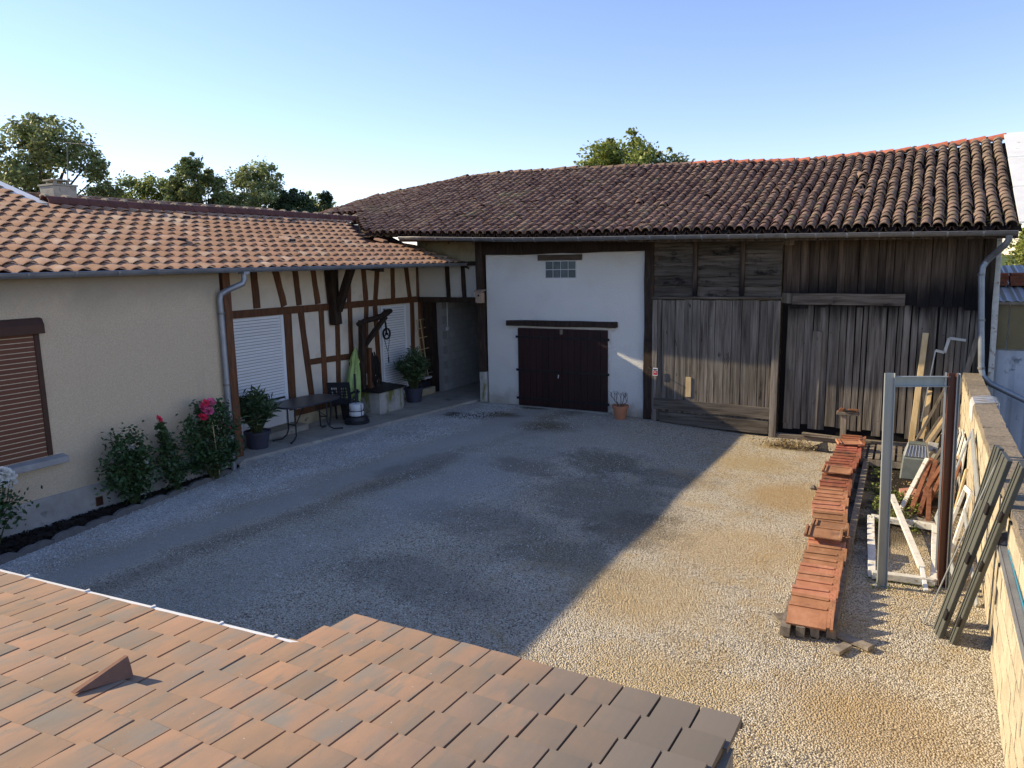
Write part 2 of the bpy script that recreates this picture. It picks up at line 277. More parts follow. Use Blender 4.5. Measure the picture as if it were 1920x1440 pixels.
    # grass beyond the yard
    out = mr(sep.outputs[1], 24, 26); out2 = mr(sep.outputs[0], -17.5, -18.5); out3 = mr(sep.outputs[0], 5.0, 5.6)
    far = math_('MAXIMUM', out, math_('MAXIMUM', out2, out3)); c = mix(far, c, mix(n2, (.05, .08, .02), (.10, .13, .04)))
    L.new(c, b.inputs['Base Color'])
    h = math_('MULTIPLY_ADD', vor.outputs['Distance'], -1.0, math_('MULTIPLY', n3, .8))
    bm = N.new('ShaderNodeBump'); bm.inputs['Strength'].default_value = .9; bm.inputs['Distance'].default_value = .02
    L.new(h, bm.inputs['Height']); L.new(bm.outputs[0], b.inputs['Normal'])
    return m
m_ground = ground_material()

# ------------------------------------------------------------------ mesh building
ORG = {}
def props(o, label=None, cat=None, group=None, kind=None):
    for k, v in (('label', label), ('category', cat), ('group', group), ('kind', kind)):
        if v: o[k] = v
    return o
def thing(name, loc, label, cat, group=None):
    o = bpy.data.objects.new(name, None); COL.objects.link(o); o.location = loc; o.empty_display_size = .2
    ORG[o.name] = Vector(loc); return props(o, label, cat, group)
def org(o): return ORG[o.name] if o else Vector((0, 0, 0))
def frame(d, up=(0, 0, 1)):
    d = Vector(d).normalized(); u = Vector(up)
    if abs(d.dot(u)) > .98: u = Vector((1, 0, 0))
    s = d.cross(u).normalized(); u = s.cross(d).normalized(); return s, d, u

class MB:
    def __init__(s): s.v = []; s.f = []; s.t = []
    def add(s, vs, fs, t=None):
        o = len(s.v); s.v += [tuple(p) for p in vs]; s.f += [tuple(i+o for i in f) for f in fs]
        if t is not None: s.t += [t]*len(fs)
        return s
    def hexa(s, c, t=None):   # c: 4 bottom + 4 top
        return s.add(c, [(3, 2, 1, 0), (4, 5, 6, 7), (0, 1, 5, 4), (1, 2, 6, 5), (2, 3, 7, 6), (3, 0, 4, 7)], t)
    def box(s, a, b):
        x0, y0, z0 = a; x1, y1, z1 = b
        return s.hexa([(x0, y0, z0), (x1, y0, z0), (x1, y1, z0), (x0, y1, z0), (x0, y0, z1), (x1, y0, z1), (x1, y1, z1), (x0, y1, z1)])
    def beam(s, p0, p1, w, h, up=(0, 0, 1), seg=1, jit=0):
        p0 = Vector(p0); p1 = Vector(p1); sd, d, u = frame(p1-p0, up)
        vs = []; fs = []
        for i in range(seg+1):
            c = p0.lerp(p1, i/seg)
            for a, b in ((-1, -1), (1, -1), (1, 1), (-1, 1)):
                j = Vector([random.uniform(-jit, jit) for _ in range(3)]) if jit else Vector()
                vs.append(c+sd*(a*w/2)+u*(b*h/2)+j)
        for i in range(seg):
            o = 4*i
            for k in range(4): fs.append((o+k, o+(k+1) % 4, o+4+(k+1) % 4, o+4+k))
        fs += [(3, 2, 1, 0), tuple(4*seg+k for k in range(4))]
        return s.add(vs, fs)
    def tube(s, pts, r, n=8, cap=True):
        pts = [Vector(p) for p in pts]; k = len(pts); rs = r if isinstance(r, (list, tuple)) else [r]*k
        vs = []; fs = []; pu = None
        for i, p in enumerate(pts):
            d = (pts[min(i+1, k-1)]-pts[max(i-1, 0)])
            if d.length < 1e-6: d = Vector((0, 0, 1))
            d.normalize()
            if pu is None or abs(pu.dot(d)) > .99: pu = Vector((0, 0, 1)) if abs(d.z) < .9 else Vector((1, 0, 0))
            sd = d.cross(pu).normalized(); pu = sd.cross(d).normalized()
            for j in range(n):
                a = 2*math.pi*j/n; vs.append(p+sd*(math.cos(a)*rs[i])+pu*(math.sin(a)*rs[i]))
        for i in range(k-1):
            for j in range(n): fs.append((i*n+j, i*n+(j+1) % n, (i+1)*n+(j+1) % n, (i+1)*n+j))
        if cap: fs += [tuple(range(n))[::-1], tuple((k-1)*n+j for j in range(n))]
        return s.add(vs, fs)
    def lathe(s, prof, n=20, c=(0, 0, 0), cap=True):
        vs = []; fs = []; k = len(prof); c = Vector(c)
        for r, z in prof:
            for j in range(n):
                a = 2*math.pi*j/n; vs.append(c+Vector((r*math.cos(a), r*math.sin(a), z)))
        for i in range(k-1):
            for j in range(n): fs.append((i*n+j, i*n+(j+1) % n, (i+1)*n+(j+1) % n, (i+1)*n+j))
        if cap: fs += [tuple(range(n))[::-1], tuple((k-1)*n+j for j in range(n))]
        return s.add(vs, fs)
    def prism(s, poly, off):  # poly: 3D points, off: extrusion vector
        n = len(poly); off = Vector(off); vs = [Vector(p) for p in poly]+[Vector(p)+off for p in poly]
        fs = [tuple(range(n))[::-1], tuple(range(n, 2*n))]+[(i, (i+1) % n, n+(i+1) % n, n+i) for i in range(n)]
        return s.add(vs, fs)
    def mesh(s, name, mat, o=Vector((0, 0, 0)), smooth=False):
        me = bpy.data.meshes.new(name); me.from_pydata([(a-o.x, b-o.y, c-o.z) for a, b, c in s.v], [], s.f)
        if mat: me.materials.append(mat)
        if smooth: me.polygons.foreach_set('use_smooth', [True]*len(me.polygons))
        if s.t and len(s.t) == len(s.f):
            at = me.attributes.new('tint', 'FLOAT', 'FACE'); at.data.foreach_set('value', s.t)
        me.validate(); me.update(); return me
    def build(s, name, mat, parent=None, smooth=False, bevel=0, label=None, cat=None, group=None, kind=None):
        o = bpy.data.objects.new(name, s.mesh(name, mat, org(parent), smooth)); COL.objects.link(o)
        if parent: o.parent = parent
        ORG[o.name] = org(parent).copy()
        if bevel:
            md = o.modifiers.new('bevel', 'BEVEL'); md.width = bevel; md.segments = 1; md.limit_method = 'ANGLE'
        if smooth and bevel == 0:
            try: o.data.set_sharp_from_angle(angle=math.radians(40))
            except Exception: pass
        return props(o, label, cat, group, kind)
def inst(name, mesh, parent, mat4, label=None, cat=None, group=None, kind=None):
    o = bpy.data.objects.new(name, mesh); COL.objects.link(o)
    if parent: o.parent = parent
    m = mat4.copy(); m.translation = m.translation-org(parent); o.matrix_basis = m
    ORG[o.name] = org(parent).copy()
    return props(o, label, cat, group, kind)
def np_mesh(name, verts, quads, mat, tint=None, parent=None, smooth=False, tri=False, **kw):
    me = bpy.data.meshes.new(name); n = len(verts); k = quads.shape[1]; q = len(quads)
    o = org(parent); verts = np.asarray(verts, dtype=np.float32)-np.array(o, dtype=np.float32)
    me.vertices.add(n); me.vertices.foreach_set('co', verts.ravel())
    me.loops.add(q*k); me.loops.foreach_set('vertex_index', quads.astype(np.int32).ravel())
    me.polygons.add(q); me.polygons.foreach_set('loop_start', np.arange(0, q*k, k, dtype=np.int32))
    try: me.polygons.foreach_set('loop_total', np.full(q, k, dtype=np.int32))
    except Exception: pass
    me.materials.append(mat)
    if smooth: me.polygons.foreach_set('use_smooth', np.ones(q, dtype=bool))
    me.update(calc_edges=True)
    if tint is not None:
        at = me.attributes.new('tint', 'FLOAT', 'FACE'); at.data.foreach_set('value', tint.astype(np.float32))
    ob = bpy.data.objects.new(name, me); COL.objects.link(ob)
    if parent: ob.parent = parent
    ORG[ob.name] = o.copy(); return props(ob, **kw)

# ================================================================== SETTING
def build_ground():
    xs = np.array([-600, -200, -80, -40]+list(np.arange(-20, 8.01, .25))+[14, 40, 120, 600]); ys = np.array([-300, -60, -15]+list(np.arange(-4, 26.01, .25))+[40, 90, 250, 900])
    X, Y = np.meshgrid(xs, ys); s = np.clip((X+7)/4.4, 0, 1); Z = -0.2*s*s*(3-2*s)
    und = .015*np.sin(X*1.7+Y*.6)*np.sin(Y*1.1-X*.4)+.008*np.sin(3.1*X+1)*np.sin(2.7*Y)
    inside = (X > -9.5) & (X < .6) & (Y > 4) & (Y < 15.6); Z = Z+np.where(inside, und, 0)
    # rut dips along the wheel tracks
    nx, ny = len(xs), len(ys)
    v = np.stack([X.ravel(), Y.ravel(), Z.ravel()], 1)
    i = np.arange(nx-1)[None, :]+np.arange(ny-1)[:, None]*nx
    q = np.stack([i, i+1, i+1+nx, i+nx], -1).reshape(-1, 4)
    np_mesh('ground', v, q, m_ground, smooth=True, kind='structure')
build_ground()

def stones(name, n, xr, yr, smin, smax, mat, density=None, zoff=0.0, label=None):
    x = rng.uniform(*xr, n); y = rng.uniform(*yr, n)
    if density is not None:
        k = rng.random(n) < density(x, y); x, y = x[k], y[k]; n = len(x)
    s = np.clip((x+7)/4.4, 0, 1); z = -0.2*s*s*(3-2*s)+.015*np.sin(x*1.7+y*.6)*np.sin(y*1.1-x*.4)+zoff
    r = rng.uniform(smin, smax, n)**1.0
    base = np.array([[1, 0, 0], [0, 1, 0], [-1, 0, 0], [0, -1, 0], [0, 0, .75], [0, 0, -.75]], dtype=np.float32)
    a = rng.uniform(0, 2*np.pi, n); sc = rng.uniform(.65, 1.25, (n, 6, 1))
    p = base[None]*sc*r[:, None, None]*np.stack([np.ones(n), rng.uniform(.6, 1, n), rng.uniform(.5, .9, n)], 1)[:, None, :]
    tl = rng.normal(0, .35, n); ct, st = np.cos(tl)[:, None], np.sin(tl)[:, None]
    p = np.stack([p[..., 0]*ct-p[..., 2]*st, p[..., 1], p[..., 0]*st+p[..., 2]*ct], -1)
    ca, sa = np.cos(a)[:, None], np.sin(a)[:, None]
    p = np.stack([p[..., 0]*ca-p[..., 1]*sa+x[:, None], p[..., 0]*sa+p[..., 1]*ca+y[:, None], p[..., 2]+z[:, None]+r[:, None]*.25], -1)
    tri = np.array([[0, 1, 4], [1, 2, 4], [2, 3, 4], [3, 0, 4], [1, 0, 5], [2, 1, 5], [3, 2, 5], [0, 3, 5]])
    q = (tri[None]+6*np.arange(n)[:, None, None]).reshape(-1, 3)
    np_mesh(name, p.reshape(-1, 3), q, mat, tint=np.repeat(rng.uniform(-.55, .35, n), 8), kind='stuff')
def dens(x, y):
    e = -10.0+.02*(y-4)
    d = np.clip(1.15-(y-4.2)*.055, .25, 1)
    bed = x > np.where(y < 8.9, -9.62-(y-4.6)*.16, -10.62+(y-9.2)*.12)
    lin = x-.06*y; track = np.exp(-((lin+8.75)/.32)**2)*.8+np.exp(-((lin+7.1)/.6)**2)*.35
    patch = .5+.5*np.sin(x*1.3+1.7*np.sin(y*.9))*np.sin(y*1.1+1.2*np.sin(x*.7))
    for px, py, rx, ry, col, f in PATCHES:
        q = np.sqrt(((x-px)/rx)**2+((y-py)/ry)**2)+.35*np.sin(x*5.1+2*np.sin(y*4.3))*np.sin(y*4.7); d = d*(1-.8*f*np.clip((1.15-q)/.7, 0, 1))
    return d*bed*(1-track)*(.45+.55*patch)*np.where(x > -.9, .6, 1)*np.where((x > -.7) & (y > 10.6), .12, 1)
stones('gravel', 230000, (-10.7, .68), (4.1, 15.75), .004, .0105, m_pebble, dens)

def densw(x, y):
    bed = x > np.where(y < 8.9, -9.60-(y-4.6)*.16, -10.60+(y-9.2)*.12); lin = x-.06*y
    patch = .5+.5*np.sin(x*2.1+1.3*np.sin(y*1.7))*np.sin(y*1.6+1.1*np.sin(x*1.9))
    near = np.clip((-9.15-lin+.5*(patch-.5))/.5, 0, 1); d = np.clip(1.15-(y-4.2)*.05, .3, 1)
    return bed*d*(near*.95+.10*patch*(np.abs(lin+8.75) > .35)*(x < -4))
m_pebblew = M('white_pebble', [(.56, .55, .53), (.66, .65, .62), (.74, .73, .70)], 2.0, rough=.9, bump=0, rand=0, tint=.6)
stones('white_gravel', 190000, (-10.7, -.6), (4.1, 15.75), .006, .015, m_pebblew, densw)

# terrace slab along the half-timbered wall, garden bed with black mulch and its edging
t = MB(); t.prism([(-11.75, 8.9, -.05), (-10.42, 8.95, -.05), (-10.60, 9.25, -.05), (-9.80, 15.92, -.05), (-9.76, 16.6, -.05), (-9.76, 22, -.05), (-11.75, 22, -.05)], (0, 0, .105))
t.build('terrace', m_conc, bevel=.02, kind='structure')
st = MB(); st.prism([(-11.75, 9.35, .055), (-11.28, 9.35, .055), (-11.28, 11.55, .055), (-11.75, 11.55, .055)], (0, 0, .13))
st.build('doorstep', m_conc, bevel=.015, kind='structure')
b = MB()
ny = 46
vs = []; fs = []
for i in range(ny+1):
    y = 3.4+5.45*i/ny; xe = -9.62-(y-4.6)*.16
    for j in range(7):
        x = lerp(-10.36, xe-.03, j/6); vs.append((x, y, .02+.05*math.sin(math.pi*j/6)+random.uniform(-.012, .018)))
for i in range(ny):
    for j in range(6): a = i*7+j; fs.append((a, a+1, a+8, a+7))
b.add(vs, fs); b.build('flower_bed', m_soil, smooth=False, kind='structure')
def bark_chips():
    n = 5000; y = rng.uniform(3.4, 8.8, n); xe = -9.66-(y-4.6)*.16; x = -10.33+(xe+10.33)*rng.random(n)
    a = rng.uniform(0, 6.28, n); l = rng.uniform(.012, .035, n); z = .055+rng.uniform(-.015, .02, n); tl = rng.normal(0, .4, n)
    dx, dy = np.cos(a)*l, np.sin(a)*l; px, py = -np.sin(a)*l*.45, np.cos(a)*l*.45
    v = np.stack([np.stack([x-dx-px, y-dy-py, z-l*tl], 1), np.stack([x+dx-px, y+dy-py, z+l*tl], 1), np.stack([x+dx+px, y+dy+py, z+l*tl+.006], 1), np.stack([x-dx+px, y-dy+py, z-l*tl+.006], 1)], 1)
    np_mesh('mulch', v.reshape(-1, 3), np.arange(4*n).reshape(n, 4), m_soil, kind='stuff')
bark_chips()
ed = thing('garden_edging', (-10, 6.6, 0), 'low scalloped grey concrete edging between black mulch bed and white gravel', 'edging')
me = MB(); prof = [(-.24, -.06), (.24, -.06), (.24, .05), (.16, .085), (.08, .095), (0, .085), (-.08, .095), (-.16, .085), (-.24, .05)]
me.prism([(a, -.03, z) for a, z in prof], (0, .06, 0)); em = me.mesh('edging_stone', m_edge)
y = 3.6
while y < 8.7:
    x = -9.62-(y-4.6)*.16; inst('edging_stone', em, ed, Matrix.Translation((x, y, random.uniform(-.01, .01))) @ Matrix.Rotation(math.pi/2+.16+random.uniform(-.03, .03), 4, 'Z')); y += .475

# ================================================================== LEFT HOUSE
HX, TX = -10.35, -11.75           # face of the roughcast wall, face of the half-timbered wall
TAN = .311; CO = math.cos(math.atan(TAN)); SI = math.sin(math.atan(TAN))
EAVE = (-10.17, 3.42)
def zh(X): return EAVE[1]+(EAVE[0]-X)*TAN
def zhr(X): return zh(X) if X > -14 else zh(-14)-(-14-X)*.33
# barn eave and ridge lines (sagging; eave plan shaped for the wall's sunlit strip)
EX = [-17.5, -11.7, -11.1, -10.85, -9.3, -7.9, -4.85, -1.26, 1.4]; EZ = [4.38, 4.18, 4.155, 4.147, 4.085, 4.03, 3.985, 3.92, 3.87]; EYY = [15.2, 15.2, 15.10, 14.98, 14.96, 14.94, 14.96, 14.97, 15.0]
RX = [-18.5, -17.5, -16, -12.4, -10.9, -8.5, -5.25, -2.9, -.62, 1.4]; RZ = [4.9, 5.15, 5.55, 5.94, 5.96, 5.91, 5.80, 5.68, 5.73, 5.88]
RY = 20.0
def barn_pt(X, v):
    ze = float(np.interp(X, EX, EZ)); ye = float(np.interp(X, EX, EYY)); zr = float(np.interp(X, RX, RZ))
    return Vector((X, lerp(ye, RY, v), lerp(ze, zr, v)-.07*math.sin(math.pi*v)*(.6+.4*math.sin(X*.9))))
def barn_z(X, Y):
    ye = float(np.interp(X, EX, EYY)); return barn_pt(X, (Y-ye)/(RY-ye)).z

house = thing('house', (-13, 10, 0), 'low cream and half-timbered house with orange tiled roof', 'house')
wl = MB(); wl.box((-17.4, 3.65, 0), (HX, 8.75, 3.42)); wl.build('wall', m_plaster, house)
wl = MB(); wl.box((HX-.3, 3.62, -.05), (HX+.03, 8.77, .44)); wl.build('plinth', m_plinth, house, bevel=.01)
wl = MB(); wl.box((-17.4, 8.75, 0), (TX, 16.95, 3.9)); wl.build('infill_wall', m_infill, house)
wl = MB(); wl.box((TX-.2, 11.6, .05), (TX+.02, 16.6, .34)); wl.build('plinth', m_beigeold, house)
# soffit boards under the deep overhang
so = MB(); so.prism([(-10.2, 8.75, 3.41), (TX, 8.75, 3.86), (TX, 16.3, 3.86), (-10.2, 16.3, 3.41)], (0, 0, .02)); so.build('soffit', m_timberdk, house)

# timber frame; (px,py) pairs read on the wall plane
def T(px, py): p = on_x(px, py, TX); return Vector((TX+.012, p.y, p.z))
def timber(p0, p1, w, name='timber_post', mat=m_timber, th=.05):
    MB().beam(p0, p1, w, th, up=(1, 0, 0), seg=4, jit=.006).build(name, mat, house, bevel=.006)
zb = 2.57
timber((TX+.02, 9.0, zb), (TX+.02, 16.95, zb-.03), .15, 'timber_beam', th=.06)
for (x0, y0, x1, y1, wd) in ((475.6, 521, 481, 578, .16), (518, 518, 532, 574, .15), (553, 516, 560, 572, .135), (587, 514, 595, 570, .135), (629, 512, 629, 567, .13), (653, 512, 654, 566, .12),
                             (681, 511, 685, 563, .14), (706, 508, 703, 562, .14), (735, 508, 736, 561, .13), (761, 507, 767.5, 559, .14), (783, 506, 784, 557, .15), (806, 505, 806, 560, .2)):
    a = T(x0, y0); bq = T(x1, y1); a = a+(a-bq).normalized()*.15; timber(a, bq, wd)
for (x0, y0, x1, y1, wd) in ((537.5, 592, 548.5, 768, .2), (562.8, 589, 584, 745, .15), (601, 583, 610, 745, .14), (631, 582, 634.5, 745, .13), (655, 581, 660, 740, .13), (686, 578, 684, 700, .13), (702, 578, 713, 735, .14),
                             (771, 571, 776, 735, .15), (786, 569, 793, 735, .15)):
    timber(T(x0, y0-4), T(x1, y1), wd)
timber(T(577, 679.5), T(662, 667), .13, 'timber_beam', th=.045)
timber((TX+.015, 11.62, .36), (TX+.015, 14.6, .36), .13, 'timber_beam', th=.06)
timber((TX+.02, 16.85, .15), (TX+.02, 16.85, 3.5), .22, mat=m_timberdk)
# corner post at the end of the roughcast wall
MB().beam((-10.9, 9.30, .05), (-10.9, 9.30, 3.55), .17, .17, up=(1, 0, 0), seg=6, jit=.004).build('timber_post', m_timber, house, bevel=.008)
# bracket carrying the overhang
MB().beam((TX+.12, 12.86, 3.62), (TX+.12, 12.95, 2.15), .2, .2, up=(1, 0, 0), seg=4, jit=.006).build('timber_brace', m_timberdk, house, bevel=.01)
MB().beam((TX+.18, 12.97, 2.45), (TX+.72, 12.95, 3.56), .15, .15, up=(0, 1, 0), seg=4, jit=.006).build('timber_brace', m_timberdk, house, bevel=.01)
MB().beam((TX, 12.95, 3.55), (-10.25, 12.95, 3.37), .13, .12, seg=3).build('timber_brace', m_timberdk, house)

# roller shutters
def shutter(y0, y1, z0, z1, X, pitch, mat, fmat, name, fw=.05, bm=None):
    p = MB().box((X-.06, y0, z0), (X-.018, y1, z1)).build(name, bm or fmat, house)
    n = int((z1-z0)/pitch); pr = [(-.012, .10*pitch), (0, .20*pitch), (.001, .6*pitch), (0, pitch*.99), (-.012, pitch*.90)]
    sm = MB().prism([(a, 0, c) for a, c in pr], (0, y1-y0-2*fw, 0)).mesh('slat', mat)
    for i in range(n): inst('slat', sm, p, Matrix.Translation((X, y0+fw, z0+.06+i*pitch*(z1-z0-.06)/(n*pitch))))
    MB().box((X-.03, y0+fw, z0), (X+.004, y1-fw, z0+.058)).build('bottom_bar', mat, p, bevel=.005)
    for a, bb in ((y0, y0+fw-.004), (y1-fw+.004, y1)): MB().box((X-.05, a, z0-.0), (X+.014, bb, z1)).build('guide_rail', fmat, p, bevel=.004)
    return p
# window with brown shutter
win = shutter(4.45, 5.74, 1.0, 2.68, HX+.005, .066, m_shutb, m_shutbdk, 'window', fw=.075)
MB().prism([(HX-.05, 4.35, 2.69), (HX+.10, 4.35, 2.66), (HX+.10, 4.35, 2.78), (HX+.06, 4.35, 2.86), (HX-.05, 4.35, 2.88)], (0, 1.43, 0)).build('shutter_box', m_shutbdk, win, bevel=.006)
MB().prism([(HX-.05, 4.3, .905), (HX+.14, 4.3, .88), (HX+.14, 4.3, .965), (HX-.05, 4.3, 1.0)], (0, 1.58, 0)).build('sill', m_stone, win, bevel=.008)
vg = MB().box((HX+.02, 6.24, .11), (HX+.034, 6.35, .245)).build('vent_grille', m_rust, house)
for i in range(5): MB().box((HX+.034, 6.247+i*.021, .118), (HX+.046, 6.258+i*.021, .238)).build('slat', m_shutbdk, vg)
# left french window with its shutter nearly down; reveal and lower door leaf
MB().box((TX-.02, 10.05, .19), (TX+.005, 11.6, 2.47)).build('reveal', m_gridw, house)
s1 = shutter(10.1, 11.42, .78, 2.47, TX+.04, .062, m_shutw, m_shutw, 'roller_shutter', fw=.045, bm=m_zincdk)
dl = MB().box((TX-.0, 10.12, .2), (TX+.02, 11.40, .76)).build('door_leaf', m_shutw, house, bevel=.004)
for a, bb in ((10.22, 10.72), (10.80, 11.28)): MB().box((TX+.02, a, .28), (TX+.032, bb, .70)).build('panel', m_shutw, dl, bevel=.006)
MB().box((TX+.02, 10.12, .735), (TX+.03, 11.40, .775)).build('painted_shade_strip', m_plastic, dl)  # solid black strip standing in for the shade below the shutter
MB().box((TX+.012, 11.36, .19), (TX+.05, 11.44, 2.47)).build('frame', m_shutw, house)
MB().box((TX-.02, 14.62, .15), (TX+.006, 16.0, 2.44)).build('reveal', m_gridw, house)
s2 = shutter(14.68, 15.68, .16, 2.44, TX+.03, .062, m_shutw, m_shutw, 'roller_shutter', fw=.045, bm=m_zincdk)

# roof: deck, rows of tiles, ridge
roof = MB()
deck = [(-10.3, 3.55, zh(-10.3)-.045), (-10.3, 16.15, zh(-10.3)-.045), (-11.7, 16.2, zh(-11.7)-.06), (-14, 17.2, zh(-14)-.06), (-14, 8.15, zh(-14)-.06), (-19.4, 8.15, zh(-19.4)-.06), (-19.4, 3.55, zh(-19.4)-.06)]
roof.prism(deck, (0, 0, -.02))
roof.prism([(-14, 8.2, zh(-14)-.06), (-14, 17.2, zh(-14)-.06), (-17.6, 17.2, zh(-14)-1.2), (-17.6, 8.2, zh(-14)-1.2)], (0, 0, -.08))
roof.prism([(-19.4, 3.55, zh(-19.4)-.06), (-19.4, 8.15, zh(-19.4)-.06), (-24, 8.15, 4.6), (-24, 3.55, 4.6)], (0, 0, -.08))
roof_o = roof.build('roof', m_ridge, house)
gw = MB(); gw.prism([(-14.0, 8.1, 0), (-14.0, 8.1, zh(-14)-.1), (-19.4, 8.1, zh(-19.4)-.1), (-24, 8.1, 4.5), (-24, 8.1, 0)], (0, -.2, 0)); gw.build('gable_wall', m_plaster, house)
gw = MB(); gw.box((-24, 3.65, 0), (-17.4, 7.9, 4.5)); gw.build('wall', m_plaster, house)

def htile_mesh():
    # one interlocking tile: flat pan then a barrel, lower edge rounded over
    Wd, Ln = .264, .39; xs = [0, .035, .065, .085, .113, .152, .192, .223, .249, .264]
    def pz(x): return 0.0 if x < .065 else .066*math.sin(math.pi*min(1, (x-.065)/.205))**.75
    st = [(.004, -.017, 1), (0.0, -.006, 1), (.02, 0, 1), (Ln, 0, 1)]
    vs = []; fs = []; k = len(xs)
    for y, dz, sc in st:
        for x in xs:
            tilt = (Ln-y)/Ln*.056; z = pz(x)*(1 if sc else 1)+dz+tilt
            vs.append((x, y+(.028*math.sin(math.pi*min(1, max(0, (x-.065)/.205)))*-1.3 if y < .019 else 0), z))
    for i in range(len(st)-1):
        for j in range(k-1): fs.append((i*k+j, i*k+j+1, (i+1)*k+j+1, (i+1)*k+j))
    return vs, fs
HV, HF = htile_mesh()
ht = MB(); ht.add(HV, HF); ht_mesh = ht.mesh('tile', m_rtile); ht_mesh.polygons.foreach_set('use_smooth', [True]*len(ht_mesh.polygons))
try: ht_mesh.set_sharp_from_angle(angle=math.radians(38))
except Exception: pass
HROT = Matrix(((0, -CO, SI), (1, 0, 0), (0, SI, CO))).to_4x4()     # columns: along +Y, up the slope, normal
EXP = .3355
hts = []
vents = {(6, 14), (6, 21), (2, 27), (7, 28), (3, 15)}
for r in range(28):
    s = -.02+r*EXP
    X = EAVE[0]-s*CO; Z = EAVE[1]+s*SI
    for c_ in range(52):
        Y = 3.55+c_*.262
        if r > 11 and (Y > 7.95 or Y < 3.2): continue
        lim = 16.05 if X > -11.75 else 16.05
        if Y > 15.85: 
            continue
        if X < -11.5 and zh(X) < barn_z(X-.1, Y+.25)-.02: continue
        hts.append((X, Y, Z, r, c_))
# far end of the roof climbs under the barn eave
for r in range(12):
    s = -.02+r*EXP; X = EAVE[0]-s*CO; Z = EAVE[1]+s*SI
    for c_ in range(46, 54):
        Y = 3.55+(c_-0)*.262
        if Y < 15.8 or X > -11.3: continue
        if zh(X-.15) > barn_z(X, Y+.2): hts.append((X, Y, Z, r, c_))
hts.sort(key=lambda t: (Vector(t[:3])-CAM).length if t[1] > 4.6 else 99)
rest = MB()
for i, (X, Y, Z, r, c_) in enumerate(hts):
    mt = Matrix.Translation((X, Y+random.uniform(-.004, .004), Z+random.uniform(-.002, .005))) @ HROT @ Matrix.Rotation(random.gauss(0, .006), 4, 'Z') @ Matrix.Rotation(random.gauss(0, .006), 4, 'X')
    if i < 300: inst('tile', ht_mesh, roof_o, mt)
    else: rest.add([mt @ Vector(v) for v in HV], HF, random.uniform(-.5, .5))
ro = rest.build('tile_field', m_rtile, roof_o, smooth=True, kind='stuff')
# small raised vent tiles
for (px, py) in ((349, 412), (339, 455), (543, 417), (547, 455), (722, 457)):
    n_ = Vector((TAN, 0, 1)); d_ = ray(px, py); q_ = CAM+d_*(n_.dot(Vector((EAVE[0], 0, EAVE[1]+.05))-CAM)/n_.dot(d_)); X, Y = q_.x, q_.y
    v = MB(); v.prism([(0, 0, .03), (.22, 0, .03), (.20, .0, .085), (.02, .0, .085)], (0, .3, -.02)); mt = Matrix.Translation((X, Y-.1, zh(X)+.05)) @ HROT
    v.v = [tuple(mt @ Vector(p)) for p in v.v]; vo = v.build('vent_tile', m_rtile, roof_o, bevel=.01)
    v = MB().hexa([(.02, -.006, .03), (.20, -.006, .03), (.20, -.002, .03), (.02, -.002, .03), (.03, -.006, .078), (.19, -.006, .078), (.19, -.002, .078), (.03, -.002, .078)]); v.v = [tuple(mt @ Vector(p)) for p in v.v]; v.build('vent_opening', m_plastic, vo)
# ridge tiles with raised collars
def half_round(L_, r0, r1, th, n=9):
    vs = []; fs = []
    for y, r in ((0, r0), (L_, r1)):
        for rr in (r, r-th):
            for i in range(n):
                a = math.pi*i/(n-1); vs.append((rr*math.cos(a), y, rr*math.sin(a)))
    for i in range(n-1):
        fs += [(i, i+1, 2*n+i+1, 2*n+i), (n+i+1, n+i, 3*n+i, 3*n+i+1), (i+1, i, n+i, n+i+1), (2*n+i, 2*n+i+1, 3*n+i+1, 3*n+i)]
    fs += [(0, 2*n, 3*n, n), (n-1, 2*n-1, 4*n-1, 3*n-1)]
    return vs, fs
rv, rf = half_round(.40, .150, .142, .02); cv, cf = half_round(.07, .164, .160, .03)
cv = [(math.cos(math.pi*.5+(math.atan2(z, x)-math.pi*.5)*.42)*math.hypot(x, z), y, math.sin(math.pi*.5+(math.atan2(z, x)-math.pi*.5)*.42)*math.hypot(x, z)) for x, y, z in cv]
rm = MB().add(rv, rf).mesh('ridge_tile', m_ridge, smooth=True); rm.set_sharp_from_angle(angle=.7)
cm = MB().add(cv, cf).mesh('collar', m_mortar, smooth=True); cm.set_sharp_from_angle(angle=.7)
y = 8.15
while y < 17.1:
    o = inst('ridge_tile', rm, roof_o, Matrix.Translation((-14.02, y, zh(-14)+.05+.01*math.sin(y*1.1))) @ Matrix.Diagonal((1.1, 1, 1.0, 1)))
    inst('collar', cm, roof_o, Matrix.Translation((-14.02, y-.02, zh(-14)+.065+.01*math.sin(y*1.1))) @ Matrix.Diagonal((1.0, 1, 1.0, 1))); y += .385
# white verge flashing of the taller part
MB().prism([(-13.85, 7.92, zh(-13.85)+.05), (-13.85, 8.2, zh(-13.85)+.05), (-19.4, 8.2, zh(-19.4)+.12), (-19.4, 7.92, zh(-19.4)+.12)], (0, 0, .03)).build('verge_flashing', m_flash, house)
MB().box((-14.06, 7.95, zh(-14)-.12), (-13.86, 8.14, zh(-14)+.05)).build('verge_end', m_zincdk, house)
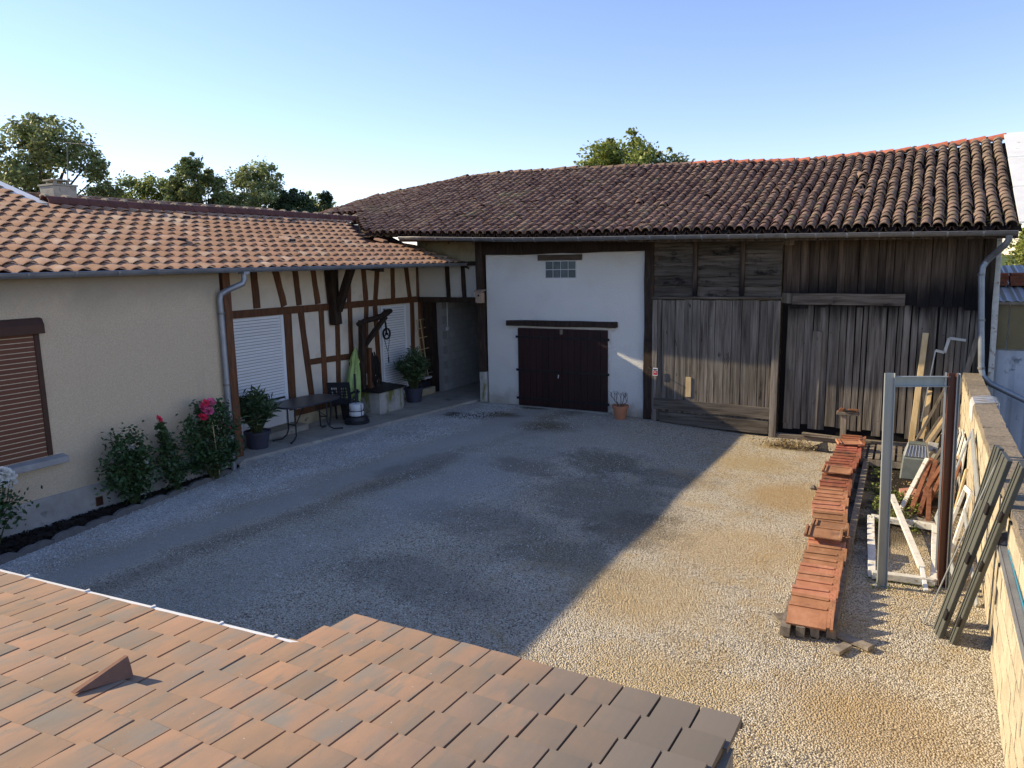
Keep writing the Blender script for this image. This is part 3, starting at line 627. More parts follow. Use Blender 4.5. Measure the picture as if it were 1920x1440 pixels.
# valley and step flashing towards the barn
MB().prism([(-10.15, 16.06, zh(-10.15)+.02), (-10.15, 16.32, zh(-10.15)-.10), (-11.9, 16.45, zh(-11.9)-.02), (-11.9, 16.02, zh(-11.9)+.03)], (0, 0, -.03)).build('verge_board', m_timberdk, house)
MB().prism([(-13.3, 16.46, zh(-13.3)+.07), (-12.9, 16.4, zh(-12.9)+.09), (-13.25, 16.3, zh(-13.25)+.09), (-13.75, 16.75, zh(-13.75)+.08)], (0, 0, .02)).build('flashing', m_flash, house)
MB().prism([(-12.3, 15.9, zh(-12.3)+.10), (-11.75, 15.62, zh(-11.75)+.22), (-11.85, 15.5, zh(-11.85)+.22), (-12.5, 15.75, zh(-12.5)+.10)], (0, 0, .02)).build('flashing', m_flash, house)
# gutter and downpipe
def gutter(pts, r, name, parent, mat, upv=(0, 0, 1), n=9):
    vs = []; fs = []; k = len(pts); pts = [Vector(p) for p in pts]
    for i, p in enumerate(pts):
        d = (pts[min(i+1, k-1)]-pts[max(0, i-1)]).normalized(); sd = d.cross(Vector(upv)).normalized(); u = sd.cross(d)
        for rr in (r, r-.008):
            for j in range(n):
                a = math.pi+math.pi*j/(n-1); vs.append(p+sd*(rr*math.cos(a))+u*(rr*math.sin(a)))
    for i in range(k-1):
        o = i*2*n; q = o+2*n
        for j in range(n-1): fs += [(o+j, o+j+1, q+j+1, q+j), (o+n+j+1, o+n+j, q+n+j, q+n+j+1)]
        fs += [(o+n, o, q, q+n), (o+n-1, o+2*n-1, q+2*n-1, q+n-1)]
    for o in (0, (k-1)*2*n): fs.append(tuple(o+j for j in range(n)) if o == 0 else tuple(o+n-1-j for j in range(n)))
    ob = MB().add(vs, fs).build(name, mat, parent, smooth=True)
    for sgn in (-1, 1):   # rolled bead on both rims
        bead = []
        for i, p in enumerate(pts):
            d = (pts[min(i+1, k-1)]-pts[max(0, i-1)]).normalized(); sd = d.cross(Vector(upv)).normalized(); bead.append(p+sd*(sgn*r)+Vector((0, 0, .002)))
        MB().tube(bead, .009, 6).build('rolled_rim', mat, ob, smooth=True)
    return ob
gp = [(-10.075, y, 3.455+.003*math.sin(y)) for y in np.arange(3.5, 16.2, .5)]
g = gutter(gp, .068, 'gutter', house, m_zinc)
def bracket(g, p, r, d, name='gutter_bracket', mat=m_zinc):
    s, dd, u = frame(d); vs = []; pts = [Vector(p)+s*(math.cos(math.pi+math.pi*j/10)*(r+.004))+u*(math.sin(math.pi+math.pi*j/10)*(r+.004)) for j in range(11)]
    m = MB()
    for a, bb in zip(pts, pts[1:]): m.beam(a, bb, .028, .006, up=(Vector(p)-a))
    m.build(name, mat, g)
for y in np.arange(4.9, 16, .62): bracket(g, (-10.075, y, 3.455), .068, (0, 1, 0))
dp = MB().tube([(-10.09, 9.05, 3.38), (-10.09, 9.05, 3.27), (-10.10, 9.02, 3.2), (-10.2, 8.78, 3.1), (-10.27, 8.70, 3.04), (-10.28, 8.68, 2.95), (-10.28, 8.68, 0.03)], .05, 12).build('downpipe', m_zinc, house, smooth=True)
MB().box((-10.16, 8.99, 3.36), (-10.02, 9.11, 3.40)).build('outlet', m_zinc, dp)
for z in (2.7, 1.5, .5): MB().lathe([(.056, 0), (.056, .035)], 12, (-10.28, 8.68, z)).build('pipe_collar', m_zincdk, dp)

# ================================================================== BARN
BY = 15.95
barn = thing('barn', (-5, 18, 0), 'long old barn with mossy canal tile roof, white walled bay and weathered boarding', 'barn')
def by(px, py, Y=BY): p = on_y(px, py, Y); return p
wb = MB(); wb.box((-9.45, BY, -.2), (-5.4, BY+.35, 4.3)); wb.build('wall', m_white, barn)
# body behind (keeps light out)
wb = MB(); wb.box((-9.45, BY+.35, -.2), (1.0, BY+.5, 4.0)); wb.box((-9.62, 24.2, 0), (1.0, 24.4, 4.2)); wb.box((.9, BY+.5, -.3), (1.0, 24.2, 4.0))
wb.prism([(.9, BY+.4, 3.9), (.9, RY, 5.6), (.9, 24.3, 4.0)], (.1, 0, 0)); wb.build('back_wall', m_beigeold, barn)
# beam under the eave, posts
MB().beam((-9.5, BY-.03, 3.80), (-5.35, BY-.03, 3.82), .14, .34, seg=8, jit=.018).build('eave_beam', m_timberdk, barn)
p0 = by(1217, 440); MB().beam((-5.31, BY-.02, -.05), (-5.31, BY-.02, 4.0), .15, .2, up=(1, 0, 0), seg=8, jit=.012).build('post', m_timberdk, barn, bevel=.01)
MB().beam((-5.18, BY+.02, -.05), (-5.18, BY+.02, 4.0), .09, .12, up=(1, 0, 0), seg=8, jit=.008).build('post', m_beamgrey, barn, bevel=.01)
PX = by(905, 600).x
MB().beam((PX+.0, BY+.02, .78), (PX-.03, BY+.02, 4.15), .2, .19, up=(1, 0, 0), seg=8, jit=.01).build('post', m_timberdk, barn, bevel=.01)
mb = MB(); mb.box((PX-.1, BY-.07, 0), (PX+.09, BY+.3, .79)); mb.build('base_stone', m_well, barn, bevel=.02)
# glass block window under its lintel
a = by(1023, 490); c = by(1080, 521)
gb = MB().box((a.x-.012, BY-.006, c.z-.012), (c.x+.012, BY+.02, a.z+.012)).build('glass_block_window', m_gridw, barn)
bw = (c.x-a.x)/4; bh = (a.z-c.z)/2; gm = MB()
gm.hexa([(.008, 0, .008), (bw-.008, 0, .008), (bw-.008, .05, .008), (.008, .05, .008), (.008, 0, bh-.008), (bw-.008, 0, bh-.008), (bw-.008, .05, bh-.008), (.008, .05, bh-.008)])
gm.hexa([(.025, -.008, .025), (bw-.025, -.008, .025), (bw-.025, .0, .025), (.025, .0, .025), (.025, -.008, bh-.025), (bw-.025, -.008, bh-.025), (bw-.025, .0, bh-.025), (.025, .0, bh-.025)])
gme = gm.mesh('glass_block', m_glassb)
for i in range(4):
    for j in range(2): inst('glass_block', gme, gb, Matrix.Translation((a.x+i*bw, BY-.012, c.z+j*bh)))
l0 = by(1010, 483.5); l1 = by(1092, 482)
MB().beam((l0.x, BY-.02, l0.z), (l1.x, BY-.02, l1.z), .1, .13, seg=4, jit=.008).build('lintel', m_beamgrey, barn, bevel=.01)
# maroon double doors and lintel
l0 = by(953, 605); l1 = by(1158, 609)
MB().beam((l0.x, BY-.05, l0.z), (l1.x, BY-.05, l1.z), .14, .13, seg=6, jit=.008).build('lintel', m_timberdk, barn, bevel=.012)
d0 = by(972, 612); d1 = by(1140, 771); zt = 1.9; dmid = (d0.x+d1.x)/2
for k, (xa, xb) in enumerate(((d0.x, dmid-.006), (dmid+.006, d1.x))):
    leaf = MB().box((xa, BY-.02, .0), (xb, BY-.004, zt)).build('garage_door', m_shutbdk, barn)
    n = 7; wd = (xb-xa)/n
    pm = MB().box((.003, -.026, 0), (wd-.003, 0, zt-.04)).mesh('plank', m_maroon)
    for i in range(n): inst('plank', pm, leaf, Matrix.Translation((xa+i*wd, BY-.02+random.uniform(-.003, .002), .02)))
    for z in (.17, .86, 1.66): MB().box((xa-.05 if k == 0 else xa+.05, BY-.062, z), (xb-.05 if k == 0 else xb+.05, BY-.047, z+.055)).build('strap_hinge', m_iron, leaf)
    if k == 0: MB().box((dmid-.03, BY-.066, .02), (dmid+.02, BY-.045, zt-.03)).build('cover_strip', m_maroon, leaf)
    else: MB().tube([(xa-.07, BY-.09, .74), (xa-.07, BY-.07, .82)], .012, 6).build('handle', m_cable, leaf)
MB().box((dmid-.01, BY-.10, 1.78), (dmid+.045, BY-.03, 1.89)).build('latch', m_oldw, barn)
MB().box((d0.x-.3, BY-.12, -.08), (d1.x+.1, BY+.02, .012)).build('threshold', m_conc, barn)

# boarded loft front: three bays of horizontal slats between posts
xs = [by(1226, 500).x, by(1305, 500).x, by(1393, 500).x, by(1467, 500).x]
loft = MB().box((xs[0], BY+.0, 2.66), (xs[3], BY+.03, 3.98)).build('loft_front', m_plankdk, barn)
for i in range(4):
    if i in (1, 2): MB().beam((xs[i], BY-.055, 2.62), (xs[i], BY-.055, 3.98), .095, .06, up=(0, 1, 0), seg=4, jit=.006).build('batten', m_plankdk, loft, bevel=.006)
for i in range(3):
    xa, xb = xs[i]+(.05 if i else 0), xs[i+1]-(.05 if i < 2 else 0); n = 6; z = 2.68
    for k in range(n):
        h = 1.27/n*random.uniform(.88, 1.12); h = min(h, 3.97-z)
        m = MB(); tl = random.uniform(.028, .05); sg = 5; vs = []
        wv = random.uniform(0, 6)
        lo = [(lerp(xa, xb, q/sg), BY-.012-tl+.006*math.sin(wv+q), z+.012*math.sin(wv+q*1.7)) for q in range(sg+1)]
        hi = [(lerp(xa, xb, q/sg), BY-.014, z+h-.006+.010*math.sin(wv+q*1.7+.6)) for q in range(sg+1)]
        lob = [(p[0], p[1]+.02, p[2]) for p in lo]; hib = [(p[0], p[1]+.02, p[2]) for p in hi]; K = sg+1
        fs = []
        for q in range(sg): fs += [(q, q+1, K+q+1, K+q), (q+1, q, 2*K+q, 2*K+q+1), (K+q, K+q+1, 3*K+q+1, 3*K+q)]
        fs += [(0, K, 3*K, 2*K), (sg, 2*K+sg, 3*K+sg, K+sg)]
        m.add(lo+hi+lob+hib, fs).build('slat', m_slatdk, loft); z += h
MB().beam((xs[0]-.02, BY-.06, 2.645), (xs[3]+.03, BY-.06, 2.66), .07, .05, seg=5, jit=.005).build('rail', m_slat, loft, bevel=.006)

# big grey barn door of vertical planks
bd = MB(); dx0, dx1 = by(1228, 700).x, by(1457, 700).x
bd.box((dx0, BY-.06, -.12), (dx1, BY-.03, 2.6)); door = bd.build('barn_door', m_plankdk, barn)
x = dx0
while x < dx1-.03:
    wd = min(random.uniform(.115, .20), dx1-x)
    MB().beam((x+wd/2, BY-.078, -.08+random.uniform(0, .04)), (x+wd/2+random.uniform(-.006, .006), BY-.078, 2.60+random.uniform(-.012, .012)), .03+random.uniform(-.003, .008), wd-.009, up=(1, 0, 0), seg=5, jit=.0022).build('plank', m_plank, door)
    x += wd
q0, q1 = by(1230, 752), by(1452, 772)
MB().beam((dx0+.02, BY-.115, q0.z-.02), (dx1-.06, BY-.115, q1.z-.03), .045, .24, seg=6, jit=.009).build('plank', m_slat, door, bevel=.004)
MB().beam((dx0+.15, BY-.10, .03), (dx1-.12, BY-.10, -.01), .03, .27, seg=6, jit=.006).build('plank', m_slat, door)
MB().beam((dx0+.02, BY-.10, -.14), (dx0+.02, BY-.10, 2.6), .05, .1, up=(1, 0, 0), seg=5, jit=.003).build('stile', m_plank, door)
MB().beam((dx1-.03, BY-.11, -.2), (dx1-.03, BY-.11, 2.6), .07, .13, up=(1, 0, 0), seg=5, jit=.003).build('stile', m_plank, door, bevel=.006)
MB().beam((by(1293, 720).x, BY-.10, .52), (by(1293, 720).x, BY-.10, .95), .02, .115, up=(1, 0, 0)).build('patch_board', m_freshw, door)
MB().tube([(-5.25, BY-.1, 1.13), (-5.25, BY-.24, 1.13), (-5.2, BY-.26, 1.12)], .009, 6).build('latch_rod', m_iron, door)

# right hand boarding, upper row and lower row
RYB = 16.0
rb = MB(); rx0, rx1 = by(1466, 600, RYB).x, 1.02
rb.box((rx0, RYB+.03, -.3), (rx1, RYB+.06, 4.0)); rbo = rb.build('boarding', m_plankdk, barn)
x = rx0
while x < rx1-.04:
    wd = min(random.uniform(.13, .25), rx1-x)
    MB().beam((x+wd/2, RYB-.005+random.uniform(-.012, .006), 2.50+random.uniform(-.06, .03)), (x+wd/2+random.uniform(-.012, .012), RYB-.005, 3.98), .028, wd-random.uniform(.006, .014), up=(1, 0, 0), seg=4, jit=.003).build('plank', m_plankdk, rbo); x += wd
x = rx0+.10
while x < rx1-.04:
    wd = min(random.uniform(.10, .21), rx1-x)
    zlo = -.02+random.uniform(-.02, .12) if x < .3 else .3
    gap = .012 if random.random() < .75 else .035
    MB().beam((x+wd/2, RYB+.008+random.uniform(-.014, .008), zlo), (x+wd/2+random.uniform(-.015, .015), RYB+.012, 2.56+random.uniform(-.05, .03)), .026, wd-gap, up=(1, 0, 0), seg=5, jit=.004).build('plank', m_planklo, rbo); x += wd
for (px, z0, z1, wd) in ((1530, .02, 2.0, .17), (1480, .1, 1.2, .12)):
    X = by(px, 650, RYB).x; MB().beam((X, RYB-.03, z0), (X+.02, RYB-.03, z1), .022, wd, up=(1, 0, 0), seg=4, jit=.004).build('plank', m_plank, rbo)
pa, pb = by(1487, 560, RYB), by(1697, 562, RYB)
MB().beam((pa.x, RYB-.06, pa.z), (pb.x, RYB-.06, pb.z), .035, .215, seg=6, jit=.004).build('cross_plank', m_slat, rbo)
pa = by(1466, 560, RYB); MB().beam((pa.x, RYB-.035, pa.z+.02), (pa.x+.5, RYB-.035, pa.z), .03, .2, seg=3, jit=.006).build('cross_plank', m_plank, rbo)
pa = by(1478, 452, RYB); MB().box((pa.x-.12, RYB-.05, pa.z-.08), (pa.x+.12, RYB-.02, pa.z+.08)).build('patch_board', m_plank, rbo)
MB().beam((rx0-.02, RYB-.12, -.20), (.95, RYB-.12, -.14), .12, .17, seg=6, jit=.012).build('sill_beam', m_slat, rbo, bevel=.01)
MB().beam((rx0+.5, RYB-.18, -.06), (.7, RYB-.24, -.15), .1, .05, seg=4, jit=.01).build('sill_board', m_oldw, rbo)
MB().beam((1.1, RYB-.02, .4), (1.04, RYB-.02, 3.95), .1, .12, up=(1, 0, 0), seg=4, jit=.006).build('corner_board', m_whitewood, barn, bevel=.006)
MB().beam((.98, RYB-.05, -.2), (.95, RYB-.05, 3.95), .1, .14, up=(1, 0, 0), seg=6, jit=.02).build('post', m_plankdk, barn)

# small panel over the passage, passage walls
IY = 16.3
ip = MB(); ip.box((-11.75, IY, 2.5), (PX-.05, IY+.2, 3.45)); ip.build('infill_wall', m_white, barn)
ip = MB(); ip.box((-11.75, IY+.03, 3.45), (PX-.05, IY+.2, 4.3)); ip.build('gable_panel', m_beigeold, barn)
for (px, w_, z0, z1) in ((841, .1, 2.55, 3.5), (870.5, .1, 2.55, 3.5)):
    X = by(px, 530, IY).x; MB().beam((X+.01, IY-.02, z0), (X-.02, IY-.02, z1), .06, w_, up=(1, 0, 0), seg=4, jit=.005).build('timber_post', m_timberdk, barn)
za = by(860, 562, IY).z; MB().beam((-11.8, IY-.04, za), (PX-.05, IY-.04, za), .12, .13, seg=5, jit=.005).build('timber_beam', m_timberdk, barn)
za = by(885, 494, IY).z; MB().beam((-11.5, IY-.04, za), (PX-.05, IY-.04, za), .12, .1, seg=5, jit=.005).build('timber_beam', m_timberdk, barn)
MB().beam((-11.52, 16.5, .05), (-11.55, 16.5, 2.5), .26, .26, up=(1, 0, 0), seg=6, jit=.012).build('timber_post', m_timberdk, barn, bevel=.01)
pw = MB(); pw.box((-11.6, 16.65, 0), (-11.26, 22, 2.5)); bwall = pw.build('passage_wall', m_gjoint, barn)
bm_ = MB().box((0, .005, .005), (.022, .392, .195)).mesh('block', m_gblock)
for r in range(12):
    y = 16.67-(.2 if r % 2 else 0)
    while y < 19.6:
        if y > 16.6: inst('block', bm_, bwall, Matrix.Translation((-11.272+random.uniform(-.002, .002), y, .06+r*.2)))
        y += .4
pw = MB(); pw.box((-11.6, 22, 0), (-9.4, 22.2, 2.6)); pw.box((-11.75, IY+.21, 2.5), (-9.4, 22.2, 2.58)); pw.box((PX-.1, BY+.35, 0), (-9.42, 22, 2.5)); pw.build('passage_wall', m_gjoint, barn)
MB().tube([(-11.22, 16.85, 2.48), (-11.22, 16.85, 1.75)], .014, 6).build('conduit', m_gridw, barn)
MB().box((-11.25, 16.8, 1.68), (-11.2, 16.9, 1.77)).build('switch_box', m_gridw, barn)

# ---- roof
rd = MB(); Xs = np.linspace(-18.2, 1.3, 40)
vs = []; fs = []; NV = 9
for X in Xs:
    for j in range(NV):
        v = j/(NV-1); p = barn_pt(X, v); hip = 1 if X > -15.8 else lerp(1, .3, (-15.8-X)/2.4)
        if v > hip: p = barn_pt(X, hip); p.z -= .3*(v-hip)
        if X < -11.9: p.z -= 0
        vs.append(p+Vector((0, 0, -.06)))
for i in range(len(Xs)-1):
    for j in range(NV-1):
        a = i*NV+j
        ym = (vs[a].y+vs[a+NV+1].y)/2; xm = (vs[a].x+vs[a+NV+1].x)/2
        if xm < -11.7 and zhr(xm) > vs[a].z+.12: continue
        if xm < -14.2 and ym < 17.0: continue
        fs.append((a, a+NV, a+NV+1, a+1))
rd.add(vs, fs)
rd.prism([(-15.8, RY, 5.45), (1.3, RY, 5.78), (1.3, 24.6, 3.9), (-15.8, 24.6, 3.7)], (0, 0, -.08))
broof = rd.build('roof', m_canaldk, barn)
def canal(r0, r1, L_, n=7, th=.016, inv=False):
    vs = []; fs = []
    for y, r in ((0, r0), (0.0, r0-th), (L_, r1)):
        for i in range(n):
            a = math.pi*i/(n-1); z = r*math.sin(a)*.95
            vs.append((r*math.cos(a), y, -z if inv else z))
    for i in range(n-1):
        f = [(i, i+1, 2*n+i+1, 2*n+i), (i+1, i, n+i, n+i+1)]
        fs += f if not inv else [q[::-1] for q in f]
    return vs, fs
CV, CF = canal(.093, .072, .37); DV, DF = canal(.098, .085, .50, n=6, inv=True)
cmesh = MB().add(CV, CF).mesh('canal_tile', m_canal, smooth=True); cmesh.set_sharp_from_angle(angle=.7)
cov = []; pan = MB()
PITCHX = .207; X = 1.13; ci = 0
while X > -18:
    hip = 1 if X > -15.8 else lerp(1, .3, (-15.8-X)/2.4)
    wav = random.uniform(0, 6)
    sl = (barn_pt(X, 1)-barn_pt(X, 0)).length; n = int(sl*hip/.226)
    for k in range(n+1):
        v = (k*.226-.05)/sl
        for kind in (0, 1):
            xx = X-(PITCHX/2 if kind else 0)+.012*math.sin(wav+k*.5)
            if kind and k % 2: continue
            p = barn_pt(xx, v); up = (barn_pt(xx, v+.05)-barn_pt(xx, v)).normalized()
            if p.x < -10.2 and (zhr(p.x) > p.z-.05 or p.y < 14.8): continue
            if p.x < -14.3 and p.y < 17.3: continue
            ex = (barn_pt(xx+.2, v)-barn_pt(xx, v)).normalized(); ez = ex.cross(up).normalized(); ex = up.cross(ez)
            mt = Matrix((ex, up, ez)).transposed().to_4x4()
            if kind == 0:
                off = ez*(.055+random.uniform(-.004, .008)); mt.translation = p+off+ex*random.gauss(0, .006)
                mt = mt @ Matrix.Rotation(-.055+random.gauss(0, .012), 4, 'X') @ Matrix.Rotation(random.gauss(0, .035), 4, 'Z') @ Matrix.Diagonal((random.uniform(.93, 1.05), 1, random.uniform(.9, 1.05), 1))
                cov.append((mt, (p-CAM).length, X))
            else:
                mt.translation = p+ez*.055; mt = mt @ Matrix.Rotation(-.03+random.gauss(0, .01), 4, 'X')
                pan.add([mt @ Vector(q) for q in DV], DF, random.uniform(-.6, .5))
    X -= PITCHX*random.uniform(.97, 1.03); ci += 1
cov.sort(key=lambda t: t[1])
rest = MB()
for i, (mt, d, X) in enumerate(cov):
    if random.random() < .012: mt = mt @ Matrix.Rotation(random.uniform(-.35, .35), 4, 'Z') @ Matrix.Translation((random.uniform(-.02, .02), 0, .02))
    if i < 300: inst('canal_tile', cmesh, broof, mt)
    else: rest.add([mt @ Vector(q) for q in CV], CF, random.uniform(-.5, .5)+.25*math.sin(X*2.1)*math.sin(mt.translation.y*1.7))
rest.build('cover_tiles', m_canal, broof, smooth=True, kind='stuff'); pan.build('pan_tiles', m_canaldk, broof, smooth=True, kind='stuff')
# moss cushions in the channels at the sunny end
mm = MB()
for i in range(420):
    X = 1.2-abs(random.gauss(0, 1.7)); v = random.random()**1.2
    if X < -3.5: continue
    c_ = round((1.13-X)/PITCHX-.5)+.5; X = 1.13-c_*PITCHX+random.uniform(-.035, .035)
    p = barn_pt(X, v)+Vector((0, 0, .03)); r = random.uniform(.012, .035)
    mm.lathe([(r, 0), (r*.75, r*.45), (r*.2, r*.65)], 5, p)
mm.build('moss', M('roof_moss', [(.15, .11, .02), (.25, .18, .035)], 20, rough=1, bump=.8, rand=0), broof, kind='stuff')
# ridge: mossy old tiles with mortar on the left, new red ones on the right
rv2, rf2 = half_round(.42, .125, .105, .02); rmo = MB().add(rv2, rf2).mesh('ridge_tile', m_canal, smooth=True); rmo.set_sharp_from_angle(angle=.7)
rmn = MB().add(rv2, rf2).mesh('ridge_tile', m_newridge, smooth=True); rmn.set_sharp_from_angle(angle=.7)
X = 1.28
while X > -15.7:
    p = barn_pt(X, 1); q = barn_pt(X-.36, 1); p.z = float(np.interp(p.x, RX, RZ)); q.z = float(np.interp(q.x, RX, RZ))
    d = (q-p).normalized(); s_, dd, u = frame(d); new = X > -5.3
    mt = Matrix((s_, dd, u)).transposed().to_4x4(); mt.translation = p+Vector((0, 0, .03+(random.uniform(-.004, .004) if new else random.uniform(-.02, .02))))
    inst('ridge_tile', rmn if new else rmo, broof, mt @ Matrix.Rotation(-.05+random.gauss(0, .012), 4, 'X') @ Matrix.Rotation(random.gauss(0, .02 if not new else .008), 4, 'Z')); X -= .36
hp = [barn_pt(-15.8-i*.4, lerp(1, .3, i*.4/2.4))+Vector((0, 0, .05)) for i in range(7)]
for a, bq in zip(hp, hp[1:]):
    s_, dd, u = frame(bq-a); mt = Matrix((s_, dd, u)).transposed().to_4x4(); mt.translation = a; inst('ridge_tile', rmo, broof, mt)
mo = MB()
for i in range(150):
    X = random.uniform(-13, -5.2); p = Vector((X, RY-.12+random.uniform(-.05, .05), float(np.interp(X, RX, RZ))-.02)); r = random.uniform(.02, .05)
    mo.lathe([(r, 0), (r*.7, r*.5), (r*.2, r*.7)], 5, p)
mo.build('ridge_mortar', m_mortar, broof, kind='stuff')
# white verge on the right gable
vf = MB(); a0 = barn_pt(1.24, -.02); a1 = barn_pt(1.24, 1.0)
for k in range(3):
    q0 = a0.lerp(a1, k/3); q1 = a0.lerp(a1, (k+1)/3)
    vf = MB().prism([q0+Vector((0, 0, .10+.012*k)), q0+Vector((.55, 0, .10+.012*k)), q1+Vector((.55, .01, .095+.012*k)), q1+Vector((0, .01, .095+.012*k))], (0, 0, .03)).build('verge_flashing', m_flash, barn)
# fascia, gutter, downpipe
for xa, xb in ((-11.5, -5), (-5, 1.25)):
    pa = barn_pt(xa, 0); pb = barn_pt(xb, 0); MB().beam(pa+Vector((0, .09, -.10)), pb+Vector((0, .09, -.10)), .03, .14, seg=6, jit=.004).build('fascia', m_plankdk, barn)
gx = [-11.36, -11.1, -10.85, -10.3, -9.6, -8.4, -7.2, -6.3, -5.9, -5.5, -4.8, -3.6, -2.4, -1.2, 0, 1.24]
gp = [(x, float(np.interp(x, EX, EYY))-.045, float(np.interp(x, EX, EZ))-.055) for x in gx]
bg_ = gutter(gp[::-1], .075, 'gutter', barn, m_zincdk)
x = -11.2
while x < 1.2:
    bracket(bg_, (x, float(np.interp(x, EX, EYY))-.045, float(np.interp(x, EX, EZ))-.055), .075, (1, 0, 0), mat=m_zinc); x += .52
ge = gp[-1]
pts = [Vector((1.12, 14.96, 3.80)), Vector((1.12, 14.97, 3.68)), Vector((1.08, 15.05, 3.6)), by(1852, 487, 15.6), by(1843, 500, 15.6), by(1840, 520, 15.6), by(1840, 690, 15.6), by(1843, 706, 15.6), by(1858, 720, 15.6), by(1920, 750, 15.6), by(2050, 815, 15.6)]
dp = MB().tube(pts, .052, 12).build('downpipe', m_zinc, barn, smooth=True)
for py in (515, 600, 690): p = by(1840, py, 15.6); MB().lathe([(.06, -.02), (.06, .02)], 12, p).build('pipe_collar', m_zincdk, dp)
# hanging wire and warning plate beside the door
MB().tube([by(1208, 635, BY-.12), by(1214, 640, BY-.14), by(1222, 638, BY-.13), by(1224, 630, BY-.1)], .01, 5).build('wire_loop', m_iron, barn)

# ================================================================== OUTBUILDING WITH FLAT CLAY TILES (under the viewpoint)
PA = math.radians(7.5); OY, OZ = 4.60, .52
ob = thing('outbuilding', (-3.5, 2.5, 0), 'low outbuilding in front with shallow roof of flat brown and orange clay tiles', 'outbuilding')
def oz(y): return OZ+(OY-y)*math.tan(PA)
MB().box((-10.0, -.6, -.1), (-4.2, 3.1, .50)).build('wall', m_plinth, ob); MB().box((-4.2, -.6, -.1), (-.9, 4.45, .42)).build('wall', m_plinth, ob)
od = MB(); od.prism([(-10.2, 3.26, oz(3.26)-.02), (-4.02, 3.80, oz(3.80)-.02), (-4.02, OY-.02, oz(OY)-.02), (-.93, OY-.05, oz(OY)-.02), (-.93, -.6, oz(-.6)-.02), (-10.2, -.6, oz(-.6)-.02)], (0, 0, -.07))
oro = od.build('roof', m_iron, ob)
TW, TE = .2705, .345
def flat_tile():
    m = MB(); g = .008; L_ = TE+.07; th = .030
    # slightly cambered plate with a side rib and rounded nose
    xs = [g, .02, .07, .135, .20, .255, TW-g]; vs = []; fs = []; k = len(xs)
    for y, dz in ((0, -.008), (.012, 0), (L_, -.0)):
        for x in xs:
            cam_ = .003*(1-((x-TW/2)/(TW/2))**2); vs.append((x, y, th*(1-y/L_*.98)+dz+cam_))
    for i in range(2):
        for j in range(k-1): fs.append((i*k+j, i*k+j+1, (i+1)*k+j+1, (i+1)*k+j))
    nb = len(vs)
    for x in xs: vs.append((x, .004, -.03))
    for j in range(k-1): fs.append((nb+j, nb+j+1, j+1, j))
    vs += [(g, L_, -.03), (TW-g, L_, -.03)]; q = len(vs)
    fs += [(nb, 0, k, 2*k, q-2), (k-1, nb+k-1, q-1, 3*k-1, 2*k-1)]
    return m.add(vs, fs).mesh('tile', m_flat)
fm = flat_tile()
OROT = Matrix(((-1, 0, 0), (0, -math.cos(PA), math.sin(PA)), (0, math.sin(PA), math.cos(PA)))).to_4x4()   # x to the left, y up the slope
r = 0; cnt = 0
while True:
    yb = OY+.02-r*TE*math.cos(PA)
    if yb < 1.25: break
    x = -.88-.026*r
    while x > -8.4:
        left = x < -4.02+.06
        y0 = yb+(.088*(x+4.02)-.05 if left else 0)
        if left and r < 2: x -= TW; continue
        vis = (x-0)**2+(yb)**2 > .3
        if x < -yb*2.35 and yb < 2.6: break
        inst('tile', fm, oro, Matrix.Translation((x, y0+random.uniform(-.004, .004), oz(y0)+random.uniform(0, .003))) @ OROT @ Matrix.Rotation(random.gauss(0, .006)+(.088 if left else 0), 4, 'Z') @ Matrix.Rotation(random.gauss(0, .004), 4, 'Y')); cnt += 1
        x -= TW
    r += 1
# small triangular vent on one tile
vx = Vector((-4.62, 2.87, oz(2.87)+.03))
vm = MB(); wv, lv, hv = .085, .36, .125
pts = [(-wv, 0, 0), (wv, 0, 0), (wv*.55, 0, hv*.62), (wv*.18, 0, hv), (-wv*.18, 0, hv), (-wv*.55, 0, hv*.62), (-.022, -lv, 0), (.022, -lv, 0)]
vm.add(pts, [(0, 5, 4, 3, 2, 1), (0, 6, 5), (5, 6, 4), (4, 6, 7, 3), (3, 7, 2), (2, 7, 1)])
mt = Matrix.Translation(vx) @ Matrix.Rotation(-PA, 4, 'X') @ Matrix.Rotation(-.05, 4, 'Z'); vm.v = [tuple(mt @ Vector(p)) for p in vm.v]
vm.build('vent_tile', m_ridge and M('vent_clay', [(.17, .09, .06), (.24, .13, .085)], 12, rough=.9, bump=.3, bscale=60, rand=0), oro)
# light zinc gutter edge along the left part of the eave
MB().beam((-10.2, 3.35, oz(3.35)+.0), (-4.02, 3.90, oz(3.9)-.0), .035, .06, seg=10, jit=.002).build('gutter', m_flash, ob)
for x in (-8.0, -7.2, -6.4, -5.6, -4.85, -4.3): MB().box((x, 3.88+.089*(x+4.02), oz(3.9)-.03), (x+.022, 3.93+.089*(x+4.02), oz(3.9)+.04+.012*(-4-x))).build('gutter_clip', m_flash, ob)
MB().beam((-3.98, OY+.015, oz(OY)-.035), (-.88, OY+.015, oz(OY)-.035), .03, .03).build('eave_batten', m_oldw, ob)

